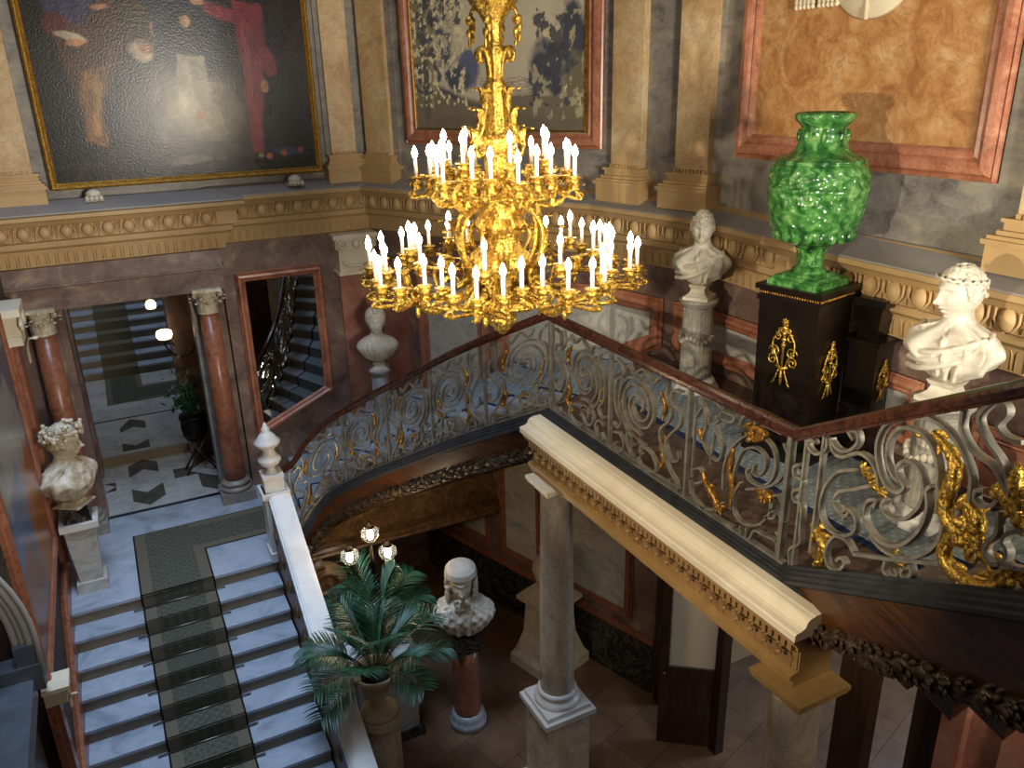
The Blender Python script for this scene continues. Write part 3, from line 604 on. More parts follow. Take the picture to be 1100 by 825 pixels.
# ================================================================ gallery floor and its steps
b = MB(); poly_g = [(3.58, 3.0), (4.9, 2.6), (4.9, -1.2), (5.6, -1.2), (5.6, 6.5), (5.39, 7.22), (3.60, 6.36)]
b.prism(poly_g, 4.12, GZ-.02, 1); b.prism(poly_g, GZ-.02, GZ, 0); b.prism([(3.44, 2.85), (3.6, 2.85), (3.6, 6.33), (3.44, 6.33)], 3.98, 4.42, 1); b.build('floor_gallery', ['parquet', 'soffit'], None, 'structure')
b = MB(); b.prism([(-6, -4), (3.42, -4), (3.0, .5), (-.4, .5), (-6, .5)], 5.6, 5.9); b.build('floor_upper_landing', 'parquet', None, 'structure')
t = thing('carpet_runner', 'long blue floral carpet runner along the gallery floor', 'carpet', (4.7, 4, GZ))
b = MB()
for mi, (w_, e) in enumerate(((.52, .004), (.45, .008))):
    pth = [Vector((4.86, 6.72, 0)), Vector((4.78, 5.5, 0)), Vector((4.72, 2.35, 0))]
    L_ = []; R_ = []
    for i, p in enumerate(pth):
        d = (pth[min(i+1, 2)]-pth[max(i-1, 0)]).normalized(); s_ = Vector((d.y, -d.x, 0)); L_.append(p+s_*w_); R_.append(p-s_*w_)
    b.prism([(p.x, p.y) for p in L_]+[(p.x, p.y) for p in R_[::-1]], GZ-.01, GZ+e, mi)
b.build('runner', ['blue_border', 'blue_carpet'], t)
# short flight climbing from the gallery towards the eye, along the bowed railing
dR = Vector((-.2668, -.9637, 0)); nR = Vector((dR.y, -dR.x, 0))
t = thing('staircase', 'wooden stairs climbing behind the bowed railing at the right edge', 'stairs', (4.4, 1.6, GZ))
t3 = thing('carpet_runner', 'blue floral carpet on wooden stairs at the right edge', 'carpet', (4.4, 1.6, GZ))
bc = MB()
for k in range(8):
    z = GZ+(k+1)*.165; s0 = .55+k*.3; a = Vector((3.57, 3.25, 0))+dR*s0; c = a+dR*.34
    q = [(a.x+.04, a.y), (5.55, a.y+.25), (5.55, c.y+.25), (c.x+.04, c.y)]
    b = MB(); b.prism(q, max(GZ, z-.42), z-.03, 1); b.prism([(q[0][0], q[0][1]+.02), (q[1][0], q[1][1]+.02), q[2], q[3]], z-.03, z, 0); b.build('step', ['parquet', 'walnut'], t)
    for mi, (x0, x1, e) in enumerate(((4.05, 5.15, .004), (4.12, 5.08, .008))):
        f = lambda x, A_, B_: A_[1]+(B_[1]-A_[1])*(x-A_[0])/(B_[0]-A_[0])
        bc.prism([(x0, f(x0, q[0], q[1])+.025+e), (x1, f(x1, q[0], q[1])+.025+e), (x1, f(x1, q[3], q[2])+.02), (x0, f(x0, q[3], q[2])+.02)], z-.165, z+e, mi)
bc.build('runner', ['blue_border', 'blue_carpet'], t3)
# ================================================================ gallery entablature and its columns
t = thing('entablature', 'cream and tan carved entablature carrying the gallery edge on two pale columns', 'entablature', (3.3, 4.5, 4.0))
EY0, EY1 = 2.78, 6.30
def eprof(name, pr, m_, inset=0):
    b = MB(); vs = []; k = len(pr)
    P = [Vector((3.6, EY0, 0)), Vector((3.6, EY1, 0))]
    for y in (EY0+inset, EY1-inset):
        for x, z in pr: vs.append((x, y, z))
    b.add(vs, [(j, (j+1) % k, (j+1) % k+k, j+k) for j in range(k)]+[tuple(range(k-1, -1, -1)), tuple(range(k, 2*k))], False)
    return b.build(name, m_, t)
arc = [(3.345-.055*math.cos(a), 4.425+.045*math.sin(a)) for a in np.linspace(0, PI/2, 6)]
eprof('cornice', [(3.44, 4.34), (3.205, 4.34), (3.205, 4.385), (3.215, 4.395), (3.25, 4.40), (3.275, 4.41)]+arc+[(3.36, 4.475), (3.43, 4.475), (3.44, 4.44)], 'creamstone')
eprof('corona', [(3.44, 4.34), (3.225, 4.34), (3.225, 4.30), (3.25, 4.285), (3.25, 4.27), (3.44, 4.27)], 'tan', .02)
eprof('architrave', [(3.44, 4.27), (3.30, 4.27), (3.30, 4.20), (3.328, 4.19), (3.328, 4.045), (3.30, 4.04), (3.26, 4.03), (3.26, 4.0), (3.29, 3.985), (3.29, 3.94), (3.60, 3.94), (3.60, 4.27)], 'gold_tan', .05)
b = MB(); n_ = 62
for k in range(n_):
    y = EY0+.06+(EY1-EY0-.12)*(k+.5)/n_; b.box((3.262, y-.017, 4.205), (3.302, y+.017, 4.265))
b.build('dentils', 'tan', t)
b = MB(); n_ = 27; b.box((3.316, EY0+.06, 4.05), (3.40, EY1-.06, 4.195))
for k in range(n_):
    y = EY0+.08+(EY1-EY0-.16)*(k+.5)/n_
    acanthus(b, (3.312, y, 4.045), (-1, 0, 0), .135, .095, .4)
    b.tube([(3.312, y+.065+.03*math.cos(a), 4.125+.035*math.sin(a)) for a in np.linspace(0, 5, 9)], .008, 5)
    b.ell((3.30, y+.065, 4.17), .014, .02, .014, None, 6, 4)
for k in range(90): b.ell((3.322, EY0+.08+(EY1-EY0-.16)*(k+.5)/90, 4.075), .01, .014, .012, None, 5, 4)
b.build('carved_frieze', 'tan', t)
for y, lab, g in ((5.98, 'pale veined marble column under the far end of the gallery entablature', 0), (2.90, 'pale marble column under the near end of the gallery entablature, at bottom edge', 0)):
    x = 3.42; t = thing('gallery_column', lab, 'column', (x, y, 0))
    b = MB(); b.box((x-.25, y-.25, 0), (x+.25, y+.25, 1.23)); b.box((x-.29, y-.29, 0), (x+.29, y+.29, .22)); b.build('pedestal', 'colcream', t)
    b = MB(); b.box((x-.30, y-.30, 1.23), (x+.30, y+.30, 1.29)); b.box((x-.26, y-.26, 1.29), (x+.26, y+.26, 1.345)); b.lathe([(.245, 0), (.25, .03), (.235, .06), (.205, .075), (.20, .095), (.215, .115), (.205, .14), (.19, .15)], (x, y, 1.345), 36); b.build('base', 'white_paint', t)
    b = MB(); b.lathe([(.18, 0), (.178, .3), (.172, 1.2), (.155, 2.30), (.165, 2.31), (.165, 2.335), (.152, 2.34)], (x, y, 1.49), 40); b.build('shaft', 'colcream', t)
    b = MB(); b.lathe([(.15, 0), (.152, .05), (.20, .075), (.205, .10)], (x, y, 3.78), 32); b.box((x-.21, y-.21, 3.87), (x+.20, y+.20, 3.905)); b.box((x-.23, y-.23, 3.905), (x+.20, y+.20, 3.94)); b.build('capital', 'gold_tan' if y < 4 else 'creamstone', t)

# ================================================================ curved strings (outer faces) of the stairs
def along(path, k): return [Vector(p) for p in path]
def string_set(name, label, path, side, deep=0, mould_m='dark'):
    gar = True
    t = thing(name, label, 'stair string', path[0]); P = [Vector(p) for p in path]
    b = MB(); b.sweep(P, [(-.03, 0), (.035, 0), (.035, -.02), (.055, -.03), (.055, -.05), (.075, -.06), (.075, -.085), (.095, -.095), (.095, -.12), (.06, -.14), (-.03, -.14)], side=side)
    b.build('moulding', mould_m, t)
    b = MB(); b.sweep(P, [(-.03, -.14), (.04, -.14), (.03, -.36), (-.03, -.36)], side=side, drop=deep); b.build('fascia', 'walnut', t)
    if gar:
        b = MB(); nn = [Vector((0, 0, 1)).cross(P[min(i+1, len(P)-1)]-P[max(i-1, 0)]).normalized()*side*.03 for i in range(len(P))]; q = [p+nn[i]+Vector((0, 0, -.41-deep*i/(len(P)-1))) for i, p in enumerate(P)]; L = 0; pts = []
        for i in range(len(q)-1):
            n_ = max(1, int((q[i+1]-q[i]).length/.02))
            for k in range(n_): pts.append(q[i]+(q[i+1]-q[i])*(k/n_))
        b.tube(pts, [.05+.008*math.sin(i*.9) for i in range(len(pts))], 10)
        rnd = random.Random(3)
        for i in range(0, len(pts)-2, 1):
            d = (pts[i+1]-pts[i]).normalized()
            for k in range(3):
                a = rnd.uniform(0, 2*PI); sd = d.cross(Vector((0, 0, 1))).normalized(); up = sd.cross(d); o_ = (sd*math.cos(a)+up*math.sin(a))
                R = frame_to(d*1.0+o_*.45); b.ell(pts[i]+o_*.055, .012, .022, .05, R, 6, 4)
        b.build('garland', 'garland', t)
    return t
Ipath = [(p[0]-0, p[1], zat(i/(len(It)-1))+.03) for i, p in enumerate(It)]
string_set('stair_string', 'carved dark string with leaf garland under the left railing', Ipath, -1 if True else 1)
pR = [Vector((3.57, 3.25, GZ+.02))]
for k in range(1, 12):
    s_ = k*.28; pR.append(Vector((3.57, 3.25, GZ+.02))+Vector((dR.x, dR.y, 0))*s_+Vector((0, 0, s_*.5668)))
string_set('stair_string', 'carved dark string with leaf garland at the right edge, beyond the entablature', [tuple(p) for p in pR], -1, .28)
b = MB(); b.sweep([(3.60, EY0+.02, GZ), (3.60, 6.36, GZ)], [(-.02, .02), (.04, .02), (.045, .008), (.055, .02), (.075, .02), (.08, .002), (.09, .012), (.11, .012), (.115, -.006), (.125, .004), (.145, .002), (.15, -.014), (.17, -.014), (.17, -.06), (-.02, -.06)], side=1)
t = tag(b.build('gallery_kerb', 'dark'), 'ridged dark kerb under the straight gallery railing, behind the cream cornice', 'kerb')
# wall under the right string
# volute where the soffit of the winding stairs lands
t = thing('volute', 'brown marble scroll at the foot of the winding stair, beside the palm', 'scroll', (1.72, 9.1, 1.4))
b = MB()
b.tube([(1.75+(.30*(1-k/44))*math.cos(PI*.5+k*.32), 9.05, 1.42+(.34*(1-k/44))*math.sin(PI*.5+k*.32)) for k in range(42)], [.075*(1-k/60) for k in range(42)], 8)
b.lathe([(.02, -.09), (.28, -.08), (.3, 0), (.28, .08), (.02, .09)], (0, 0, 0), 28)
R = Matrix.Rotation(PI/2, 3, 'X'); n0 = len(b.v)-28*5
for i in range(n0, len(b.v)): b.v[i] = tuple(R @ Vector(b.v[i])+Vector((1.75, 9.12, 1.42)))
b.build('scroll', 'soffit', t)
b = MB(); b.slab3([(1.45, 9.5, 1.72), (4.5, 9.42, 1.74), (4.5, 9.42, 3.4), (3.3, 9.45, 2.62), (2.6, 9.48, 2.3), (1.9, 9.5, 2.0), (1.45, 9.5, 1.9)], (0, 1, 0), .15); b.build('wall_spandrel_under_stairs', 'soffit', None, 'structure')
b = MB(); b.sweep([(1.5, 9.46, 1.6), (4.48, 9.38, 1.62)], [(0, 0), (.05, .0), (.07, .03), (.05, .06), (.09, .09), (.09, .12), (.05, .15), (.07, .18), (0, .2)], side=-1); b.build('trim_beam_under_stairs', 'soffit', None, 'structure')

# ================================================================ railings
def handrail(path, parent):
    P = [Vector(p) for p in path]; b = MB()
    b.sweep(P, [(-.038, -.03), (-.045, 0), (-.04, .022), (-.02, .038), (0, .042), (.02, .038), (.04, .022), (.045, 0), (.038, -.03), (.02, -.035), (.02, -.05), (-.02, -.05), (-.02, -.035)], side=1, smooth=False)
    return b.build('handrail', 'rail', parent)
def leafy(b, path, r=.022, seg=7):       # gilded acanthus stem: swelling tube with small leaves
    P = [Vector(p) for p in spl(path, 6)]; n_ = len(P)
    b.tube(P, [r*(.45+.75*math.sin(PI*min(1, (i+1)/n_)))+.004*(i % 3 == 0) for i in range(n_)], seg)
    for i in range(2, n_-1, 3):
        d = (P[i]-P[i-1]).normalized(); o_ = d.orthogonal().normalized()*(1 if i % 2 else -1)
        b.ell(P[i]+o_*r*.9, r*.45, r*.9, r*1.5, frame_to(d+o_*.8), 6, 4)
def rosette(b, c, nv, r, mi=None):
    c = Vector(c); nv = Vector(nv).normalized(); u_ = nv.orthogonal().normalized(); v_ = nv.cross(u_)
    for k in range(8):
        a = 2*PI*k/8; o_ = u_*math.cos(a)+v_*math.sin(a); b.ell(c+o_*r*.55, r*.18, r*.22, r*.5, frame_to(o_+nv*.3), 6, 4, mi)
    b.ell(c+nv*r*.12, r*.28, r*.28, r*.28, None, 8, 5, mi)
class Plane2:      # maps (u, v) onto a railing: u along the path, v above its base line
    def __init__(s, path):
        s.P = [Vector(p) for p in path]; s.L = [0]
        for i in range(len(s.P)-1): s.L.append(s.L[-1]+math.hypot(s.P[i+1].x-s.P[i].x, s.P[i+1].y-s.P[i].y))
        s.len = s.L[-1]
    def __call__(s, u_, v_):
        i = 0
        while i < len(s.L)-2 and u_ > s.L[i+1]: i += 1
        f = (u_-s.L[i])/(s.L[i+1]-s.L[i]); return s.P[i]+(s.P[i+1]-s.P[i])*f+Vector((0, 0, v_))
    def nrm(s, u_):
        i = 0
        while i < len(s.L)-2 and u_ > s.L[i+1]: i += 1
        d = s.P[i+1]-s.P[i]; return Vector((-d.y, d.x, 0)).normalized()
def iron(b, pl_, pts, w_=.018, d_=.034, n_=6):
    q = [(p[0], p[1]) for p in spl(pts, n_)]; mid = q[len(q)//2][0]; b.bar([pl_(u_, v_) for u_, v_ in q], pl_.nrm(mid), w_, d_)
def spiral(cu, cv, r0_, r1_, a0, turns, n_=9):
    N_ = int(abs(turns)*n_); return [(cu+(r0_+(r1_-r0_)*k/N_)*math.cos(a0+2*PI*turns*k/N_), cv+(r0_+(r1_-r0_)*k/N_)*math.sin(a0+2*PI*turns*k/N_)) for k in range(N_+1)]
def motif(b, g, pl_, u0, w_, H_=.86, flip=False):
    # one scroll panel: a great double spiral, S-scroll at its side, C-scrolls in the corners, gilded leaves
    def X(pts): return [((u0+(1-a if flip else a)*w_), c*H_) for a, c in pts]
    k = H_/w_
    def sp(cu, cv, ra, rb, a0, tn): return [(cu+(p[0]-cu)*k, p[1]) for p in spiral(cu, cv, ra, rb, a0, tn)]
    iron(b, pl_, X(sp(.60, .60, .36, .05, -1.9, 1.9)), n_=3)
    iron(b, pl_, X(sp(.60, .60, .28, .05, -1.2, 1.35)), n_=3)
    iron(b, pl_, X([(.60, .24), (.40, .22), (.33, .08), (.50, .02), (.60, .10), (.53, .16)]))
    iron(b, pl_, X(sp(.64, .20, .17, .03, 2.2, -1.5)), n_=3)
    iron(b, pl_, X([(.05, .95), (.16, .92), (.17, .80), (.08, .78), (.05, .66), (.16, .52), (.22, .40), (.14, .28), (.05, .32), (.06, .40)]))
    iron(b, pl_, X([(.22, .98), (.24, .84), (.17, .74), (.20, .62), (.30, .50), (.27, .34), (.16, .18), (.06, .10), (.05, .02), (.14, .02), (.14, .09)]))
    iron(b, pl_, X([(.94, .96), (.86, .92), (.84, .82), (.92, .76), (.95, .62), (.93, .45), (.85, .35), (.90, .27), (.97, .30)]))
    iron(b, pl_, X([(.95, .20), (.86, .22), (.80, .13), (.86, .03), (.94, .05), (.91, .11)]))
    iron(b, pl_, X([(.0, .06), (.3, .045), (.7, .045), (1, .06)]), .012, .02, 2)
    iron(b, pl_, X([(.35, .97), (.42, .90), (.55, .985), (.68, .90), (.76, .97)]))
    def P3(pts): return [pl_(u_, v_)-pl_.nrm(u_)*(-.012) for u_, v_ in X(pts)]
    leafy(g, P3([(.25, .46), (.30, .32), (.26, .20), (.36, .12)]), .020); leafy(g, P3([(.92, .60), (.84, .50), (.86, .38), (.76, .30)]), .018)
    leafy(g, P3([(.34, .84), (.27, .72), (.30, .60)]), .018)
    u_, v_ = X([(.60, .245)])[0]; rosette(g, pl_(u_, v_), pl_.nrm(u_), .045)
def post(b, pl_, u_, h=.9, w_=.026, v0=0):
    a = pl_(u_, v0); nv = pl_.nrm(u_); d = nv.cross(Vector((0, 0, 1))); b.obox(a+Vector((0, 0, h/2)), d*w_/2, nv*w_*.75, (0, 0, h/2))
RH = .93
# traced scroll shapes for the two nearest panels
RS = {'r1':[(0.304,0.864),(0.303,0.793),(0.221,0.77),(0.145,0.809),(0.118,0.861),(0.165,0.867),(0.188,0.839)],'r2':[(0.537,0.824),(0.488,0.879),(0.552,0.87),(0.577,0.805),(0.511,0.761),(0.415,0.782),(0.342,0.841)],'r3':[(0.333,0.861),(0.371,0.775),(0.465,0.728),(0.59,0.74),(0.697,0.685),(0.764,0.6),(0.792,0.528)],'r4':[(0.572,0.641),(0.43,0.632),(0.336,0.539),(0.318,0.398),(0.397,0.286),(0.532,0.228),(0.646,0.251),(0.652,0.328),(0.58,0.395),(0.525,0.38),(0.553,0.333)],'r5':[(0.703,0.532),(0.582,0.519),(0.474,0.51),(0.435,0.456),(0.488,0.392),(0.562,0.356),(0.576,0.391),(0.517,0.423)],'r6':[(1.39,0.416),(1.369,0.553),(1.292,0.679),(1.181,0.797),(1.037,0.879),(0.895,0.897),(0.772,0.876),(0.731,0.77),(0.778,0.626),(0.854,0.525),(0.937,0.486),(0.977,0.514),(0.944,0.554)],'r7':[(1.187,0.517),(1.17,0.613),(1.105,0.729),(1.002,0.813),(0.885,0.844),(0.822,0.794),(0.82,0.692),(0.873,0.593),(0.94,0.543)],'r8':[(0.947,0.542),(0.905,0.625),(0.964,0.659),(1.055,0.606),(1.105,0.505),(1.1,0.406),(1.014,0.335),(0.9,0.347),(0.838,0.41),(0.858,0.449)],'r9':[(1.151,0.511),(1.128,0.484),(1.152,0.388),(1.124,0.271),(1.019,0.184),(0.886,0.193),(0.779,0.263),(0.713,0.356),(0.721,0.439),(0.79,0.447),(0.78,0.402)],'r10':[(1.187,0.517),(1.253,0.371),(1.257,0.225),(1.18,0.14),(1.045,0.111),(0.894,0.153),(0.785,0.235)],'r11':[(0.67,0.125),(0.591,0.2),(0.485,0.221),(0.425,0.132),(0.458,0.03),(0.549,-0.008),(0.608,0.041),(0.573,0.083),(0.531,0.06)],'r12':[(0.673,0.113),(0.994,0.098),(1.312,0.095)],'r13':[(0.93,0.085),(0.931,0.025),(0.99,-0.014),(1.032,0.016),(1.005,0.044)],'r14':[(1.103,0.079),(1.124,0.024),(1.09,-0.008),(1.057,0.018),(1.063,0.049)],'r15':[(1.258,0.875),(1.269,0.786),(1.34,0.686),(1.398,0.639),(1.47,0.59),(1.553,0.485),(1.578,0.405)],'r16':[(1.594,0.683),(1.521,0.709),(1.457,0.775),(1.489,0.825),(1.469,0.866),(1.405,0.887),(1.353,0.846),(1.366,0.787),(1.432,0.694),(1.513,0.601),(1.569,0.491),(1.588,0.405)],'r17':[(1.457,0.474),(1.415,0.473),(1.416,0.431),(1.459,0.397),(1.512,0.399),(1.536,0.428)],'r18':[(1.549,0.369),(1.564,0.266),(1.529,0.22),(1.524,0.173),(1.575,0.112),(1.63,0.135),(1.635,0.18),(1.604,0.223),(1.617,0.26),(1.683,0.283)],'r19':[(1.604,0.118),(1.725,0.098)],'r20':[(0.062,0.719),(0.0,0.703),(0.018,0.638),(0.097,0.613),(0.098,0.55),(0.023,0.531),(0.041,0.466),(0.128,0.432),(0.141,0.271),(0.153,0.162),(0.052,0.113),(0.071,0.0)]}
RG = {'g1':[(1.083,0.791),(1.179,0.706),(1.249,0.607),(1.245,0.514),(1.229,0.42),(1.273,0.323),(1.362,0.257),(1.381,0.305),(1.347,0.342)],'g2':[(1.309,0.399),(1.377,0.398),(1.434,0.324),(1.446,0.232),(1.506,0.141),(1.578,0.097)],'g3':[(1.414,0.148),(1.408,0.214),(1.334,0.244),(1.277,0.193),(1.312,0.095),(1.436,0.008),(1.571,-0.009),(1.639,0.03),(1.664,0.085)],'g4':[(1.517,0.413),(1.501,0.451),(1.554,0.449),(1.615,0.369),(1.662,0.283),(1.661,0.354)],'g5':[(1.585,0.567),(1.583,0.511),(1.62,0.44),(1.657,0.368)],'g6':[(0.229,0.304),(0.299,0.221),(0.378,0.151),(0.364,0.065),(0.287,0.071)]}
RROS = [(0.624,0.628),(0.699,0.55),(0.766,0.511),(1.653,0.326),(0.971,0.102),(1.704,0.052)]
RB = [[(0.094,0.889),(0.264,-0.011)],[(0.231,0.765),(0.362,0.108)]]
NS_ = {'n1':[(2.464,0.263),(2.456,0.427),(2.508,0.589),(2.64,0.745),(2.791,0.793),(2.892,0.748),(2.927,0.634),(2.893,0.52),(2.804,0.449),(2.709,0.447),(2.674,0.5),(2.713,0.544)],'n2':[(2.555,0.149),(2.551,0.328),(2.566,0.475),(2.624,0.626),(2.738,0.696),(2.828,0.667),(2.837,0.59),(2.788,0.512),(2.731,0.513),(2.741,0.574)],'n3':[(2.627,0.391),(2.573,0.267),(2.593,0.144),(2.689,0.104),(2.829,0.169),(2.915,0.299),(2.928,0.414),(2.847,0.442)],'n4':[(2.201,0.796),(2.162,0.852),(2.281,0.905),(2.372,0.852),(2.367,0.752),(2.283,0.69),(2.265,0.744)],'n5':[(2.127,0.686),(2.201,0.796),(2.249,0.696),(2.216,0.553),(2.298,0.466),(2.396,0.46),(2.431,0.581),(2.379,0.63),(2.339,0.707)],'n6':[(2.102,0.17),(2.148,0.051),(2.272,0.022),(2.402,0.073),(2.459,0.151)],'n7':[(2.112,0.263),(2.211,0.314),(2.252,0.238),(2.162,0.172)],'n8':[(2.333,0.774),(2.487,0.786),(2.511,0.84),(2.359,0.829)],'n9':[(2.576,0.798),(2.611,0.877),(2.709,0.892),(2.703,0.824)],'n10':[(2.779,1.003),(2.803,0.916),(2.899,0.9),(2.951,1.003)],'n11':[(2.974,0.825),(3.027,0.72),(2.968,0.565),(2.846,0.453),(2.683,0.366)],'n12':[(3.015,0.411),(2.969,0.455),(2.92,0.41),(2.923,0.321),(2.996,0.346),(3.046,0.293)],'n13':[(2.871,0.249),(2.951,0.278),(2.976,0.336),(3.026,0.283),(3.017,0.187),(2.983,0.192)],'n14':[(2.657,0.068),(2.69,-0.012),(2.758,0.021),(2.796,0.105),(2.887,0.113),(2.984,0.124),(3.013,0.047)],'n15':[(2.721,0.089),(2.718,0.008),(2.653,-0.043)],'n16':[(2.11,0.071),(2.342,0.006),(2.599,0.026)]}
NG = {'h1':[(2.246,0.31),(2.293,0.233),(2.365,0.18),(2.431,0.113),(2.481,0.1)],'h2':[(2.536,0.612),(2.522,0.456),(2.56,0.332),(2.551,0.184)],'h3':[(2.619,0.803),(2.716,0.83),(2.814,0.824),(2.725,0.756),(2.638,0.766)],'h4':[(2.78,0.411),(2.851,0.41),(2.919,0.42),(2.858,0.357)],'h5':[(2.183,0.624),(2.216,0.553)]}
NROS = [(2.431,0.113),(2.72,0.798),(2.853,0.395)]
NB_ = [[(2.028,0.829),(2.073,0.002)],[(2.117,0.789),(2.117,0.202)],[(2.33,0.634),(2.305,0.385)]]
# far left flight, straight gallery, right bowed flight
Lp = [Vector((p[0]+.02, p[1], zat(i/(len(It)-1))+.04)) for i, p in enumerate(It)]
t = thing('stair_railing', 'wrought iron scroll railing with dark handrail climbing from the newel to the gallery', 'railing', Lp[0])
PLf = Plane2(Lp); hp = [p+Vector((0, 0, RH+.005)) for p in Lp]
hp = [Vector((1.44, 9.22, 2.62)), Vector((1.40, 9.30, 2.75)), Vector((1.41, 9.42, 2.88)), Vector((1.46, 9.46, 2.98))]+hp[2:]
hp[-1] = Vector((3.57, 6.33, GZ+.96)); handrail(hp, t)
b = MB(); g = MB(); n_ = 5; wL = PLf.len/n_
for k in range(n_):
    motif(b, g, PLf, k*wL+.02, wL-.04, .87, flip=k % 2 == 1)
    for q in (.0,): post(b, PLf, k*wL+.01)
b.build('scrollwork', 'iron', t); g.build('gilded_leaves', 'gilt_dull', t)
b = MB(); b.sweep([tuple(p) for p in Lp], [(-.02, -.01), (.02, -.01), (.02, .015), (-.02, .015)]); b.build('bottom_rail', 'iron', t)
Gp = [Vector((3.57, 6.33, GZ+.02)), Vector((3.57, 3.25, GZ+.02))]
t = thing('gallery_railing', 'wrought iron scroll railing with straight mahogany handrail above the entablature', 'railing', Gp[0])
PLg = Plane2(Gp); handrail([p+Vector((0, 0, RH)) for p in Gp], t)
b = MB(); g = MB()
for u_ in (0.012, 1.02, 2.05, 3.03): o_ = MB(); post(o_, PLg, u_, .9, .034 if u_ in (.012, 3.03) else .024); o_.build('post', 'iron', t)
motif(b, g, PLg, .04, .95, .87); motif(b, g, PLg, 1.05, .96, .87, flip=True)
for kk, pts in NS_.items():
    iron(b, PLg, [(u_, min(v_, .88)) for u_, v_ in pts if u_ < 3.08], .015, .034, 5)
for kk, pts in NG.items(): leafy(g, [PLg(u_, v_)+Vector((-.012, 0, 0)) for u_, v_ in pts], .022)
for u_, v_ in NROS: rosette(g, PLg(u_, v_)+Vector((-.02, 0, 0)), (-1, 0, .2), .05)
for a, c in NB_[1:]: iron(b, PLg, [a, c], .014, .02, 2)
b.build('scrollwork', 'iron', t); g.build('gilded_leaves', 'gilt_dull', t)
b = MB(); b.sweep([tuple(p) for p in Gp], [(-.025, -.015), (.025, -.015), (.025, .015), (-.025, .015)]); b.build('bottom_rail', 'iron', t)
t = thing('stair_railing', 'wrought iron railing with big gilded acanthus scrolls at the right edge', 'railing', pR[0])
PLr = Plane2(pR); handrail([p+Vector((0, 0, RH)) for p in pR], t)
b = MB(); g = MB()
for kk, pts in RS.items(): iron(b, PLr, [(u_, min(v_, .89)) for u_, v_ in pts], .019, .038, 6)
for (a, c) in RB:
    u_ = (a[0]+c[0])/2; o_ = MB(); post(o_, PLr, .10 if a[0] < .2 else .27, .88 if a[0] < .2 else .78, .022, 0 if a[0] < .2 else .1); o_.build('post', 'iron', t)
for kk, pts in RG.items(): leafy(g, [PLr(u_, v_)+PLr.nrm(u_)*.01 for u_, v_ in pts], .030, 8)
for u_, v_ in RROS: rosette(g, PLr(u_, v_)+PLr.nrm(u_)*.02, PLr.nrm(u_)+Vector((0, 0, .2)), .055)
for u_, v_, a in ((.97, .80, -.5), (1.25, .55, -1.6), (1.31, .30, -1.9), (.70, .58, .6), (1.40, .16, -1.2), (1.52, .05, -.1)):
    R = frame_to(PLr(u_+.05*math.cos(a), v_+.05*math.sin(a))-PLr(u_, v_)); g.ell(PLr(u_, v_)+PLr.nrm(u_)*.02, .022, .014, .05, R, 8, 5)
motif(b, g, PLr, 1.75, 1.1, .87)
b.build('scrollwork', 'iron', t); g.build('gilded_leaves', 'gilt', t)

